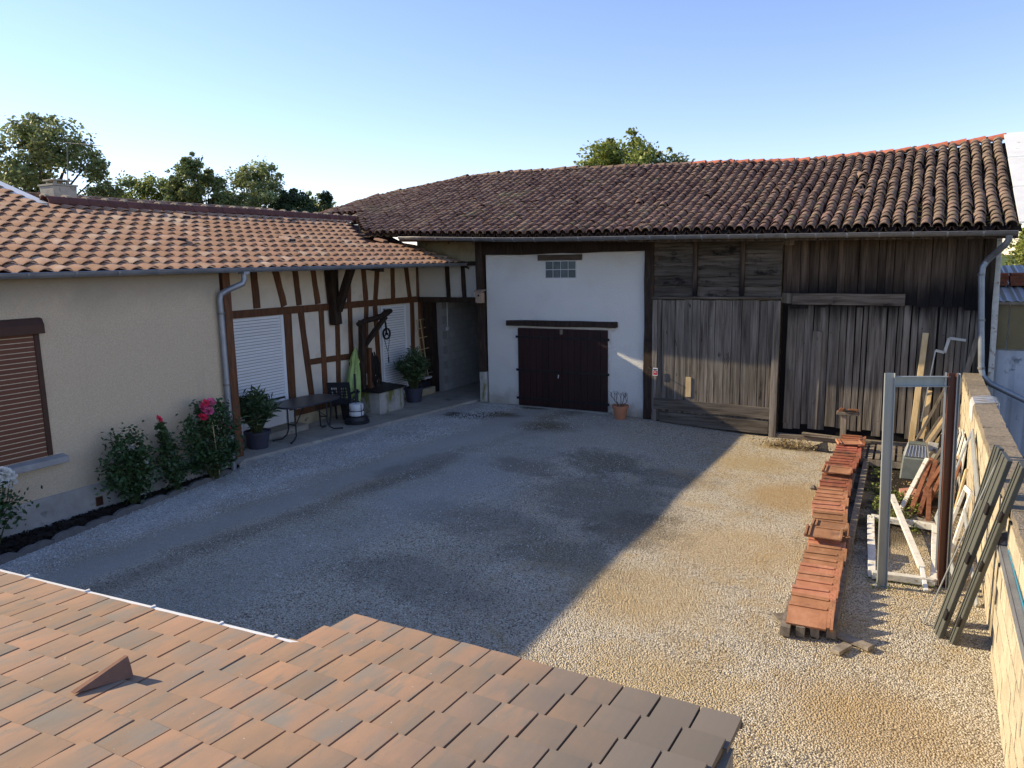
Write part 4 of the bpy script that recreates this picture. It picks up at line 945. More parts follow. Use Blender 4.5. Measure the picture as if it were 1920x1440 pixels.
# ================================================================== RIGHT BOUNDARY WALL
rw = thing('boundary_wall', (.8, 11, -.2), 'yellowish concrete block wall with rough coping along right side of the yard', 'wall')
def wx(y): return .665+(15.85-y)*.0105
WZ = 1.30
core = MB(); core.prism([(wx(15.85)+.012, 15.85, -.4), (wx(2)+.012, 2, -.4), (wx(2)+.25, 2, -.4), (wx(15.85)+.25, 15.85, -.4)], (0, 0, WZ+.36)); core.build('wall_core', m_joint, rw)
blk = MB(); blk.box((0, .006, .006), (.05, .394, .194)); bme = blk.mesh('block', m_block)
ang = math.atan(.0105)
for r_ in range(7):
    y = 3.9-(.2 if r_ % 2 else 0)
    while y < 15.6:
        inst('block', bme, rw, Matrix.Translation((wx(y)-.002+random.uniform(-.004, .004), y, -.22+r_*.2)) @ Matrix.Rotation(ang, 4, 'Z')); y += .4
y = 3.9
while y < 15.8:
    l = min(.5, 15.85-y); MB().beam((wx(y)+.125, y+.005, WZ-.02), (wx(y+l)+.125, y+l-.005, WZ-.02), .27+random.uniform(-.006, .006), .10, seg=4, jit=.008).build('coping', m_coping, rw); y += .5
# lower ledge near the viewpoint with a zinc angle on it
LY = 7.72
ld = MB(); ld.box((wx(5)-.055, 2, -.4), (wx(5)+.0, LY, .94)); ld.build('ledge', m_joint, rw)
for r_ in range(6):
    y = LY-.4+(.2 if r_ % 2 else 0)
    while y > 3.4:
        if y+.4 <= LY+.01: inst('block', bme, rw, Matrix.Translation((wx(5)-.068+random.uniform(-.004, .004), y, -.26+r_*.2)))
        y -= .4
ag = MB(); ag.box((wx(5)-.085, 3, .945), (wx(5)+.02, LY+.02, .953)); ag.box((wx(5)-.09, 3, .875), (wx(5)-.082, LY+.02, .953)); ag.build('zinc_angle', m_zinc, rw)
MB().tube([(wx(5)-.03, 3, .965), (wx(5)-.03, LY-.3, .965)], .006, 6).build('blue_hose', M('blue_hose', [(.04, .22, .33)], rand=0, bump=0, rough=.5), rw)
MB().hexa([(wx(5)-.10, LY-.14, .93), (wx(5)+.04, LY-.14, .93), (wx(5)+.04, LY+.04, .93), (wx(5)-.10, LY+.04, .93), (wx(5)-.07, LY-.06, 1.06), (wx(5)+.04, LY-.10, 1.06), (wx(5)+.04, LY+.02, 1.04), (wx(5)-.07, LY+.03, 1.02)]).build('bracket', m_zincdk, rw, bevel=.01)
# bundle of white cables hung over the coping
cb = thing('cable_bundle', (.8, 12.9, WZ), 'bundle of white cable loops draped across coping of the block wall', 'cable')
m = MB()
pc = on_z(1830, 752, WZ+.03)
for i in range(8):
    y = pc.y-.28+i*.075; s_ = random.uniform(-.02, .02)
    m.tube([(wx(y)-.02, y+s_, WZ-.22-.02*(i % 3)), (wx(y)-.025, y, WZ-.0), (wx(y)-.005, y, WZ+.045), (wx(y)+.12, y+.05+s_, WZ+.05+.01*(i % 2)), (wx(y)+.24, y+.12, WZ+.055), (wx(y)+.31, y+.2+s_, WZ+.03), (wx(y)+.30, y+.1, WZ-.1)], .009, 5)
m.build('cable', m_cable, cb, smooth=True)

# ================================================================== NEIGHBOURING SHED
sh = thing('shed', (3.2, 17.5, 0), 'blue-grey sheet metal shed with brown translucent panels beyond the wall', 'shed')
SY = 16.15
def corr(x0, x1, z0, z1, y, mat, name, pitch=.15, dp=.022):
    vs = []; n = int((x1-x0)/pitch*6); fs = []
    for i in range(n+1):
        x = lerp(x0, x1, i/n); ph = (x/pitch) % 1; yy = y-(dp if .3 < ph < .7 else (dp*min(1, max(0, ph/.3)) if ph <= .3 else dp*(1-ph)/.3))
        vs += [(x, yy, z0), (x, yy, z1)]
    for i in range(n): fs.append((2*i, 2*i+2, 2*i+3, 2*i+1))
    return MB().add(vs, fs).build(name, mat, sh)
z0 = by(1880, 655, SY).z; z1 = by(1880, 570, SY).z
corr(1.15, 5.5, -.25, z0, SY, m_corr, 'metal_sheet', pitch=.28)
for k, (pa, pb) in enumerate(((1862, 1890), (1893, 1925), (1929, 1960))):
    xa, xb = by(pa, 600, SY).x, by(pb, 600, SY).x; MB().box((xa, SY-.02, z0+.01), (xb, SY, z1)).build('panel', m_poly, sh)
MB().box((1.14, SY-.03, z0-.015), (5.5, SY-.005, z0+.008)).build('rail', m_zincdk, sh)
vs = []; fs = []
n = 90
for i in range(n+1):
    x = lerp(1.1, 5.6, i/n); dz = .018*math.sin(i*2*math.pi/2.6); vs += [(x, SY-.18, z1+.06+dz), (x, 20.5, z1+.62+dz)]
for i in range(n): fs.append((2*i, 2*i+2, 2*i+3, 2*i+1))
MB().add(vs, fs).build('roof', m_corr, sh)
MB().box((1.1, SY-.16, z1-.0), (5.6, SY-.06, z1+.05)).build('fascia', m_oldw, sh)
MB().box((1.15, 20.3, 0), (5.5, 20.5, z1+.5)).build('wall', m_corr, sh)
for (pa, pb, cc) in ((1866, 1888, 0), (1890, 1925, 1), (1929, 1965, 2)):
    y = 17.6; a = on_y(pa, 543, y); bq = on_y(pb, 543, y); zt = on_y(pa, 515, y).z
    tt = thing('tile_stack', ((a.x+bq.x)/2, y, a.z), ('narrow stack of red roof tiles on shed roof beside barn corner', 'wide stack of red roof tiles on shed roof by bush', 'stack of red roof tiles on shed roof at picture edge')[cc], 'tile stack', 'tile stacks on the shed roof')
    n = 8
    zb = z1+.06+(y-SY+.18)/(20.5-SY+.18)*.56+.02
    tm = MB().hexa([(-(bq.x-a.x)/2+.01, -.2, 0), ((bq.x-a.x)/2-.01, -.2, 0), ((bq.x-a.x)/2-.01, .2, 0), (-(bq.x-a.x)/2+.01, .2, 0)]+[(-(bq.x-a.x)/2+.01, -.2, .026), ((bq.x-a.x)/2-.01, -.2, .026), ((bq.x-a.x)/2-.01, .2, .026), (-(bq.x-a.x)/2+.01, .2, .026)]).mesh('tile', m_terradk)
    for k in range(n): inst('tile', tm, tt, Matrix.Translation(((a.x+bq.x)/2+random.uniform(-.015, .015), y+random.uniform(-.02, .02), zb+k*.03)))

# ================================================================== ROW OF ROOF TILES ON BEARERS
def gz(x, y): return ground_z(x, y)
br = []
for k, (xo, ln) in enumerate(((-.26, 8.0), (-.10, 8.0), (.05, 8.0), (.22, 7.8))):
    bo = thing('timber_bearer', (-1.0+xo, 11.3, -.19), ('grey square bearer under left edge of the tile row', 'grey square bearer under the tile row, second from left', 'grey square bearer under the tile row, third from left', 'grey square bearer under right edge of the tile row')[k], 'timber', 'bearers under the tile row')
    MB().beam((-.80+xo*.85, 7.28+.05*k, -.13), (-1.0+xo, 15.2, -.13), .085, .10, seg=5, jit=.006).build('timber', m_oldw, bo)
def row_tile():
    m = MB(); W2, H2 = .205, .235; th = .03
    # plate standing on its long edge (x across, z up), ribs on the face and hooked interlock at the right end
    m.box((-W2, -th/2, 0), (W2-.05, th/2, H2)); m.box((W2-.048, -th/2-.004, .02), (W2-.016, th/2-.012, H2-.012)); m.box((W2-.013, -th/2-.012, 0), (W2+.012, th/2+.004, H2-.004))
    m.box((-W2-.001, -th/2-.012, H2-.03), (W2-.055, -th/2, H2+.004)); m.box((W2-.05, -th/2-.006, H2-.055), (W2+.010, th/2-.002, H2-.035)); m.box((W2-.046, -th/2-.006, H2-.105), (W2+.010, th/2-.002, H2-.085))
    return m
rt_new = row_tile().mesh('roof_tile', m_terra); rt_old = row_tile().mesh('roof_tile', m_terradk)
ORD = 'first second third fourth fifth sixth seventh eighth ninth tenth eleventh twelfth thirteenth fourteenth fifteenth sixteenth seventeenth eighteenth nineteenth twentieth'.split()
row = []; y = 7.36
while y < 15.3:
    row.append(y); y += random.uniform(.20, .225) if y < 10.4 else random.uniform(.17, .21)
for i, y in enumerate(row):
    tt_ = (y-7.4)/8.0; x = float(np.interp(y, [7.4, 9.6, 10.9, 13, 15.2], [-.83, -.88, -1.02, -1.09, -1.06]))+random.uniform(-.02, .02)
    fresh = y < 11.6
    kf = len(row)-1-i; where = (ORD[i]+' from the near end') if i < 20 else ((ORD[kf]+' from the far end') if kf < 20 else ORD[i-20]+' beyond the twentieth')
    lab = ('orange' if fresh else 'dark weathered')+' roof tile leaning in the long row, '+where
    o = inst('roof_tile', rt_new if fresh else rt_old, None, Matrix.Translation((x, y, -.075)) @ Matrix.Rotation(.06+random.gauss(0, .045), 4, 'Z') @ Matrix.Rotation(-.98+random.gauss(0, .03), 4, 'X'), lab, 'roof tile', 'row of tiles along the yard', 'thing')
def flat_row_tile(loc, rz, rx, lab, ry=0):
    m = MB(); m.box((-.21, -.13, 0), (.21, .13, .022)); m.box((-.21, -.135, .022), (-.18, .13, .045)); m.box((-.165, -.135, .022), (-.14, .13, .04)); m.box((.18, -.12, .022), (.215, .135, .032)); m.box((-.1, .1, .022), (.21, .132, .035))
    o = m.build('roof_tile', m_terra, None, bevel=.004, label=lab, cat='roof tile', group='loose tiles lying on the row', kind='thing'); o.matrix_world = Matrix.Translation(loc) @ Matrix.Rotation(rz, 4, 'Z') @ Matrix.Rotation(rx, 4, 'X') @ Matrix.Rotation(ry, 4, 'Y')
flat_row_tile((-.89, 9.78, .145), .03, -.05, 'terracotta tile lying flat on the row, upper of two')
flat_row_tile((-.93, 9.50, .13), .02, .14, 'terracotta tile lying flat on the row, lower of two with a hole')
flat_row_tile((-1.08, 12.55, .12), -.02, .1, 'dark red tile lying flat on far part of the row')
flat_row_tile((-1.08, 14.6, .11), .3, .05, 'red tile lying across the far end of the row by the vice post')

# ================================================================== SCRAP BY THE RIGHT WALL
def bars(name, label, cat, pts, w_, h_, mat, up=(0, 0, 1), group=None, bevel=.003, seg=2, jit=0, part='bar'):
    p0 = Vector(pts[0]); t = thing(name, p0, label, cat, group)
    for a, bq in zip(pts, pts[1:]): MB().beam(a, bq, w_, h_, up=up, seg=seg, jit=jit).build(part, mat, t, bevel=bevel)
    return t
G = -.2
# goal-shaped steel frame
fr = thing('steel_frame', (0, 9.1, G), 'tall grey steel door frame with one brown post standing free in the yard', 'frame')
A = Vector((-.25, 8.97, G)); B = Vector((.33, 9.24, G)); At = Vector((-.305, 9.03, 2.22)); Bt = Vector((.285, 9.26, 2.22))
def channel(p0, p1, w_, mat, name, parent, up):
    s_, d, u = frame(Vector(p1)-Vector(p0), up); m = MB()
    m.beam(p0, p1, w_, .008, up=u)
    for sg in (-1, 1): m.beam(Vector(p0)+s_*(sg*w_*.5)+u*.02, Vector(p1)+s_*(sg*w_*.5)+u*.02, .008, .05, up=u)
    m.beam(Vector(p0)-u*.008, Vector(p1)-u*.008, w_*.45, .012, up=u)
    return m.build(name, mat, parent)
channel(A, At, .095, m_alu, 'post', fr, (.25, -1, 0)); channel(B, Bt, .075, m_redbrown, 'post', fr, (.25, -1, 0)); channel(B+Vector((.055, .01, 0)), Bt+Vector((.055, .01, 0)), .03, m_alu, 'strip', fr, (.25, -1, 0))
channel(At+Vector((.05, .02, -.09)), Bt+Vector((-.03, 0, -.09)), .105, m_alu, 'rail', fr, (.3, -1, 0))
MB().beam(Bt+Vector((-.055, 0, 0)), B+Vector((-.055, .0, .2)), .02, .05, up=(0, 1, 0)).build('strip', m_alu, fr)
for P, sg in ((A, -1), (B, 1)): MB().box((P.x-.07, P.y-.04, G), (P.x+.07, P.y+.1, G+.012)).build('foot_plate', m_alu, fr)
# white wooden frame on the ground
wf = thing('wooden_frame', (-.08, 10.1, G), 'flaking white rectangular wooden frame lying on the gravel', 'frame')
c0, c1, c2, c3 = Vector((-.36, 9.12, G+.07)), Vector((.27, 9.2, G+.07)), Vector((.29, 11.15, G+.07)), Vector((-.50, 11.2, G+.07))
for a, bq in ((c0, c1), (c1, c2), (c2, c3), (c3, c0)): MB().beam(a, bq, .085, .075, seg=3, jit=.004).build('rail', m_whitewood, wf, bevel=.004)
bars('batten', 'worn white batten with bare wood end lying diagonally across the white frame', 'timber', [(-.28, 12.1, G+.16), (.14, 9.35, G+.15)], .075, .04, m_whitewood, part='batten')
bars('latch', 'white metal latch at the end of the diagonal batten', 'latch', [(.14, 9.34, G+.15), (.19, 9.0, G+.03)], .045, .03, m_gridw, part='latch_plate')
# leaning dark slatted panels
def leaner(foot, top, wd, th, mat, label, strip=None):
    foot = Vector(foot); top = Vector(top); t = thing('leaning_panel', foot, label, 'panel', 'panels leaning on the block wall')
    s_, d, u = frame(top-foot, (-1, -.3, .4)); MB().beam(foot, top, wd, th, up=u).build('panel', mat, t, bevel=.004)
    for k in (-.28, .12): MB().beam(foot+s_*(wd*k)+u*(th/2+.003), top+s_*(wd*k)+u*(th/2+.003), .012, .012, up=u).build('rib', mat, t)
    for q in (.12, .45, .72): p = foot.lerp(top, q)+s_*(wd*.42)+u*(th/2+.006); MB().beam(p, p+d*.10, wd*.34, .026, up=u).build('hinge', m_iron, t, bevel=.004)
    return t
leaner((.30, 8.05, G), (.70, 7.72, 1.72), .20, .045, m_olive, 'olive grey ribbed panel with black hinges, widest of those leaning on the wall')
leaner((.42, 7.93, G), (.79, 7.38, 1.74), .12, .045, m_olive, 'olive grey narrow panel leaning nearest to the viewer')
leaner((.34, 8.32, G), (.69, 8.34, 1.66), .13, .05, m_olive, 'dark narrow panel leaning behind the ribbed one')
bars('metal_strip', 'thin pale metal strip leaning against the dark panels', 'strip', [(.17, 8.2, G), (.66, 7.86, 1.68)], .022, .012, m_galv, up=(-1, 0, .3), part='strip')
bars('metal_strip', 'pale flat bar with dark cap leaning low behind the panels', 'strip', [(.55, 10.2, .45), (.66, 8.85, G+.02)], .05, .02, m_galv, up=(-1, 0, .4), part='strip')
# galvanised angle frame and white frames
def P_(px, py, X): p = on_x(px, py, X); return Vector(p)
ap = Vector((.655, 11.9, 1.06))
gf = bars('angle_frame', 'galvanised steel angle frame leaning with its pointed corner up', 'frame', [(.28, 10.9, .10), ap, (.70, 9.9, .42)], .09, .02, m_galv, up=(-1, 0, .3), part='angle_bar')
MB().beam((.28, 10.9, .10), (.50, 9.25, G+.02), .07, .02, up=(-1, 0, .4)).build('angle_bar', m_galv, gf, bevel=.003)
bars('sash_frame', 'white painted sash frame leaning below the galvanised angle', 'frame', [(.36, 10.6, G), (.60, 11.3, .42), (.645, 10.9, .46), (.42, 10.1, G)], .06, .04, m_whitewood, up=(-1, 0, .4), part='rail')
bars('batten', 'pale bare batten leaning next to the white sash frame', 'timber', [(.42, 10.9, G), (.62, 11.75, .55)], .06, .03, m_freshw, up=(-1, 0, .4), part='batten')
# stacked thin white louvre panels against the wall
for k in range(6):
    x = .42+.035*k; y = 14.1-.15*k
    t = thing('louvre_panel', (x, y, G), 'thin dirty white panel in stack on block wall, '+ORD[k]+' from barn side', 'panel', 'stack of thin panels by the wall')
    s_ = Vector((0, 1, 0)); lo = Vector((x, y, G)); hi = Vector((min(x+.14, .66), y+.05, .62))
    MB().hexa([lo+Vector((0, -.28, 0)), lo+Vector((.018, -.28, 0)), lo+Vector((.018, .28, 0)), lo+Vector((0, .28, 0)), hi+Vector((0, -.28, 0)), hi+Vector((.018, -.28, 0)), hi+Vector((.018, .28, 0)), hi+Vector((0, .28, 0))]).build('panel', m_whitewood, t)
bars('board', 'short white board standing beside the crate', 'panel', [(.22, 14.7, G), (.27, 14.75, .22)], .18, .03, m_whitewood, up=(0, -1, .1), part='board')
bars('dark_panel', 'dark board standing between the white board and the louvre stack', 'panel', [(.36, 14.5, G), (.40, 14.55, .42)], .12, .05, m_iron, up=(0, -1, .1), part='board')
# rusty bars
for k, (a, bq, lab) in enumerate((((-.02, 11.75, G+.03), (.22, 13.6, .20), 'rusty square bar leaning on the crate, left of the pair'), ((.09, 11.7, G+.03), (.29, 13.5, .2), 'rusty square bar leaning on the crate, right of the pair'),
                                ((.06, 12.2, G+.05), (.40, 13.2, .28), 'rusty bar lying across the pile towards the wall'), ((.20, 11.3, G+.03), (.22, 13.5, .12), 'dark rusty bar half hidden by brown post'))):
    bars('rusty_bar', lab, 'bar', [a, bq], .06, .05, m_rust, group='rusty bars in the scrap pile', part='bar')
bars('batten', 'grey white batten lying against the rusty bars', 'timber', [(-.14, 11.9, G+.03), (.16, 13.5, .22)], .06, .04, m_whitewood, part='batten')
rk = thing('rusty_rack', (.35, 12.5, G), 'rusty ladder-like rack leaning in scrap pile beside wall', 'rack')
for dy in (0, .55):
    MB().beam((.18+dy*.4, 12.15+dy*.1, G+.02), (.48+dy*.25, 13.3, .34-dy*.1), .05, .05).build('side_rail', m_rust, rk)
for k in range(6):
    q = k/5; a = Vector((.18, 12.15, G+.02)).lerp(Vector((.48, 13.3, .34)), q); bq = Vector((.40, 12.2, G+.02)).lerp(Vector((.62, 13.3, .28)), q); MB().beam(a, bq, .03, .02).build('rung', m_rust, rk)
bars('brick_post', 'short orange-brown post stump upright beside the rusty rack', 'post', [(.47, 12.0, G), (.48, 12.05, .22)], .08, .08, m_terra, up=(0, 1, 0), part='post')
# crate with mesh top
cr = thing('crate', (0.02, 13.95, G), 'dull green grey crate with wire mesh top among the scrap', 'crate')
cx, cy = .02, 13.9
MB().hexa([(cx-.24, cy-.26, G), (cx+.2, cy-.26, G), (cx+.2, cy+.3, G), (cx-.24, cy+.3, G), (cx-.21, cy-.22, .17), (cx+.18, cy-.22, .17), (cx+.18, cy+.3, .17), (cx-.21, cy+.3, .17)]).build('box', m_crate, cr, bevel=.02)
MB().hexa([(cx-.2, cy-.2, .18), (cx+.17, cy-.2, .18), (cx+.17, cy+.28, .18), (cx-.2, cy+.28, .18), (cx-.15, cy+.02, .33), (cx+.13, cy+.02, .33), (cx+.13, cy+.28, .33), (cx-.15, cy+.28, .33)]).build('mesh_cover', m_galv, cr, bevel=.01)
MB().box((cx-.14, cy+.04, .335), (cx+.12, cy+.26, .35)).build('lid', m_crate, cr)
for k in range(7): MB().beam((cx-.17+.05*k, cy-.205, .19), (cx-.13+.042*k, cy+.015, .335), .008, .008).build('wire', m_iron, cr)
# pallet
pl = thing('pallet', (-.55, 14.6, G), 'weathered wooden pallet lying behind the tile row', 'pallet')
for k in range(7): MB().beam((-.82+.115*k, 14.2, -.04), (-.84+.115*k, 15.3, -.04), .075, .025, up=(0, 0, 1), jit=.003).build('slat', m_oldw, pl)
for y in (14.22, 14.75, 15.28): MB().beam((-.88, y, -.11), (-.08, y, -.11), .09, .10).build('bearer', m_oldw, pl)
# planks leaning on the barn boarding
for k, (a, bq, wd, mt_, lab) in enumerate((((-.10, 15.55, -.15), (.02, 15.90, 2.03), .10, m_freshw, 'long pale new plank leaning upright on the barn boards'),
                                          ((.05, 15.4, -.15), (.16, 15.9, .95), .07, m_freshw, 'short pale plank leaning beside the long new plank'),
                                          ((.02, 15.1, -.1), (.62, 15.85, 1.0), .07, m_oldw, 'grey plank slanting up to the wall end, upper of the bundle'),
                                          ((.08, 15.0, -.1), (.60, 15.75, .78), .06, m_oldw, 'brown grey plank slanting up to the wall end, middle of the bundle'),
                                          ((.16, 14.9, -.1), (.60, 15.6, .58), .06, m_freshw, 'pale slat slanting in the plank bundle, lowest'),
                                          ((.50, 15.75, .3), (.84, 15.93, 1.95), .09, m_oldw, 'dark plank leaning into the barn corner behind the wall'),
                                          ((.62, 15.6, 0), (.66, 15.9, .95), .09, m_rust, 'brown board upright against the wall end'),
                                          ((-.02, 15.3, -.15), (.12, 15.7, .30), .08, m_freshw, 'stubby pale offcut at the foot of the planks'))):
    bars('plank', lab, 'plank', [a, bq], wd, .03, mt_, up=(0, -1, .2), group='planks leaning at the barn corner', seg=3, jit=.003, part='board')
random.seed(21)
for k, (a, bq) in enumerate((((-.02, 14.7, -.12), (.50, 15.5, .72)), ((.10, 14.4, -.12), (.58, 15.3, .50)), ((.22, 14.2, -.1), (.60, 15.0, .62)), ((.02, 13.4, -.15), (.40, 14.2, .12)), ((.12, 13.0, -.16), (.55, 13.9, .22)), ((-.1, 15.2, -.1), (.45, 15.75, 1.15)), ((.28, 12.9, -.16), (.62, 13.6, .34)))):
    bars('plank', ('pale batten rising from the pallet behind the crate towards the barn corner', 'grey batten slanting up just right of the crate', 'grey batten leaning low on the block wall beside the crate', 'grey batten lying flat under the crate corner', 'grey batten lying between rusty bars and louvre panels', 'long grey batten slanting highest of all behind the crate', 'pale short batten leaning on the block wall by the rusty rack')[k], 'plank', [a, bq], random.uniform(.04, .07), .028, (m_freshw if k in (0, 6) else m_oldw), up=(0, -1, .3), group='loose battens in the scrap heap', seg=3, jit=.004, part='board')
zs = [by(x, y, 15.85) for x, y in ((1727, 790), (1754, 657), (1771, 661), (1780, 634), (1811, 638))]
zb_ = thing('zigzag_bracket', zs[0], 'bent zigzag strip of grey metal leaning on the dark boards', 'bracket')
for a, bq, wd in zip(zs, zs[1:], (.02, .045, .05, .045)): MB().beam(a, bq, wd, .02, up=(0, -1, 0)).build('strip', m_galv, zb_)
# vice post
vp = thing('vice_post', (-1.27, 15.6, G), 'wooden post with a rusty vice on top before the boarding', 'post')
MB().beam((-1.27, 15.58, G), (-1.27, 15.6, .44), .10, .10, up=(1, 0, 0), seg=3, jit=.004).build('post', m_oldw, vp, bevel=.005)
MB().box((-1.40, 15.5, .44), (-1.0, 15.66, .50)).build('table', m_oldw, vp, bevel=.006); MB().hexa([(-1.38, 15.52, .50), (-1.24, 15.52, .50), (-1.24, 15.64, .50), (-1.38, 15.64, .50), (-1.35, 15.52, .56), (-1.26, 15.52, .56), (-1.26, 15.64, .56), (-1.35, 15.64, .56)]).build('jaw', m_rust, vp, bevel=.01)
MB().box((-1.2, 15.53, .50), (-1.02, 15.63, .555)).build('jaw', m_rust, vp, bevel=.01); MB().tube([(-1.28, 15.49, .53), (-1.05, 15.49, .53)], .016, 8).build('screw', m_iron, vp)
# boards on the ground at the near end of the tile row
for k, (a, bq, wd, lab) in enumerate((((-.56, 7.52, -.165), (-.26, 7.38, -.17), .10, 'short grey board lying by the near end of tile row'), ((-.55, 7.16, -.172), (-.46, 7.36, -.172), .09, 'pale grey board lying on gravel in front of tile row'),
                                     ((-1.14, 7.72, -.17), (-1.0, 7.50, -.165), .16, 'grey board end sticking out left of tile row'), ((.02, 11.45, -.15), (.28, 11.3, -.15), .15, 'brown offcut lying inside far side of white frame'))):
    bars('board', lab, 'board', [a, bq], wd, .035, m_oldw, group='boards lying on the gravel', seg=2, jit=.003, part='board')
sc_ = thing('clay_shard', (-.02, 12.75, G), 'reddish broken clay slab on the dark soil', 'shard'); MB().prism([(-.17, 12.6, G+.02), (.05, 12.5, G+.02), (.12, 12.8, G+.02), (-.02, 13.0, G+.02), (-.2, 12.85, G+.02)], (0, .03, .035)).build('slab', m_sack, sc_)
bd_ = thing('broken_stone', (-1.42, 12.5, G), 'small dark grey stone lying left of the tile row', 'stone'); MB().lathe([(.045, -.02), (.06, .015), (.04, .04), (.02, .05)], 6, (-1.42, 12.5, G+.01)).build('lump', m_oldw, bd_)
dk = thing('metal_scrap', (-1.65, 15.0, G), 'bent dark metal scrap lying among dried weeds', 'scrap'); MB().prism([(-1.85, 15.0, G+.01), (-1.45, 14.95, G+.01), (-1.5, 15.05, G+.18), (-1.62, 15.05, G+.13)], (0, .06, .01)).build('sheet', m_iron, dk)
bars('post_cap', 'thick dark wooden block leaning on the barn sill behind the crate', 'block', [(-.08, 15.1, -.1), (.05, 14.6, .28)], .09, .06, m_iron, part='block')

# ================================================================== TERRACE FURNITURE
TZ = .056
def leg_tube(m, pts, r=.016): m.tube(pts, r, 8)
# oval table on bent tube legs
tb = thing('garden_table', (-11.0, 11.2, TZ), 'oval anthracite garden table on black bent tube legs', 'table')
cx, cy, hx, hy = -10.92, 11.12, .44, .78
def tpt(a, sx=1.0):
    c, s_ = math.cos(a), math.sin(a); e = .62
    return (cx+hx*sx*math.copysign(abs(c)**e, c), cy+hy*sx*math.copysign(abs(s_)**e, s_))
top = [tpt(2*math.pi*i/48) for i in range(48)]
MB().prism([(x, y, TZ+.690) for x, y in top], (0, 0, .035)).build('table_top', m_tabletop, tb, bevel=.008)
for y0, sg in ((10.72, -1), (11.62, 1)):
    m = MB(); leg_tube(m, [(cx+.1, y0, TZ+.69), (cx+.1, y0, TZ+.2), (cx+.1+.03, y0+sg*.03, TZ+.09), (cx+.16, y0+sg*.12, TZ+.03), (cx+.24, y0+sg*.28, TZ+.018)]); m.build('leg', m_plastic, tb, smooth=True)
    m = MB(); leg_tube(m, [(cx-.1, y0, TZ+.69), (cx-.1, y0, TZ+.2), (cx-.13, y0+sg*.03, TZ+.09), (cx-.16, y0+sg*.12, TZ+.03), (cx-.24, y0+sg*.28, TZ+.018)]); m.build('leg', m_plastic, tb, smooth=True)
    m = MB(); m.beam((cx-.1, y0, TZ+.3), (cx+.1, y0, TZ+.3), .02, .02); m.beam((cx, cy, TZ+.66), (cx+.1, y0, TZ+.3), .015, .015); m.build('stretcher', m_plastic, tb)
    m = MB()
    for sx in (-.24, .24): m.lathe([(.022, 0), (.024, .03)], 8, (cx+sx, y0+sg*.28, TZ))
    m.build('foot_cap', m_plastic, tb)
# plastic armchair, seen from behind
ch = thing('garden_chair', (-11.18, 12.45, TZ), 'anthracite plastic garden armchair with pierced back beside the table', 'chair')
def CH(x, y, z): a = .45; c, s_ = math.cos(a), math.sin(a); return (-11.18+x*c-y*s_, 12.55+x*s_+y*c, TZ+z)
def chbox(x0, x1, y0, y1, z0, z1): return MB().hexa([CH(x0, y0, z0), CH(x1, y0, z0), CH(x1, y1, z0), CH(x0, y1, z0), CH(x0, y0, z1), CH(x1, y0, z1), CH(x1, y1, z1), CH(x0, y1, z1)])
chbox(-.23, .23, -.2, .24, .40, .43).build('seat', m_plastic, ch, bevel=.012)
def back(x, z, o=0): return CH(x, -.21-(z-.42)*.30+o, z)
m = MB()
def bbox(x0, x1, z0, z1, th=.022): m.hexa([back(x0, z0), back(x1, z0), back(x1, z0, th), back(x0, z0, th), back(x0, z1), back(x1, z1), back(x1, z1, th), back(x0, z1, th)])
bbox(-.25, .25, .80, .92); bbox(-.24, .24, .42, .55); bbox(-.25, -.17, .55, .80); bbox(.17, .25, .55, .80); bbox(-.03, .03, .55, .80)
for k in range(3): bbox(-.17, -.03, .60+.062*k, .62+.062*k, .02); bbox(.03, .17, .60+.062*k, .62+.062*k, .02)
for x in (-.125, -.08, .08, .125): bbox(x-.008, x+.008, .55, .80, .018)
m.build('backrest', m_plastic, ch)
for sx in (-1, 1):
    MB().tube([back(sx*.25, .66), CH(sx*.27, -.1, .665), CH(sx*.27, .2, .655), CH(sx*.26, .24, .60)], [.022, .026, .026, .02], 8).build('armrest', m_plastic, ch, smooth=True)
    MB().tube([CH(sx*.26, .24, .62), CH(sx*.25, .22, .3), CH(sx*.25, .26, 0)], [.02, .026, .02], 8).build('leg', m_plastic, ch, smooth=True)
    MB().tube([back(sx*.23, .5), CH(sx*.22, -.22, .3), CH(sx*.24, -.29, 0)], [.024, .028, .02], 8).build('leg', m_plastic, ch, smooth=True)
# closed lime parasol leaning at the wall
pa = thing('parasol', (-11.5, 13.15, TZ), 'closed lime green parasol standing against the half-timbered wall', 'parasol')
b0 = Vector((-11.38, 13.02, TZ)); b1 = Vector((-11.56, 13.50, 1.58)); ax = (b1-b0).normalized()
MB().tube([b0, b1+ax*.06], .02, 8).build('pole', m_whitewood, pa, smooth=True)
vs = []; fs = []; nseg = 24
for k, (q, r_) in enumerate(((.12, .05), (.20, .15), (.35, .155), (.5, .14), (.65, .115), (.76, .085), (.79, .115), (.86, .085), (.93, .055), (1.0, .015))):
    c0 = b0.lerp(b1, q); s_, d, u = frame(ax)
    for j in range(nseg):
        a = 2*math.pi*j/nseg; rr = r_*(1+.32*math.cos(a*6+q*1.5)*(1-q*.5)); vs.append(c0+s_*math.cos(a)*rr+u*math.sin(a)*rr)
for i in range(9):
    for j in range(nseg): fs.append((i*nseg+j, i*nseg+(j+1) % nseg, (i+1)*nseg+(j+1) % nseg, (i+1)*nseg+j))
MB().add(vs, fs).build('canopy', m_green, pa, smooth=True)
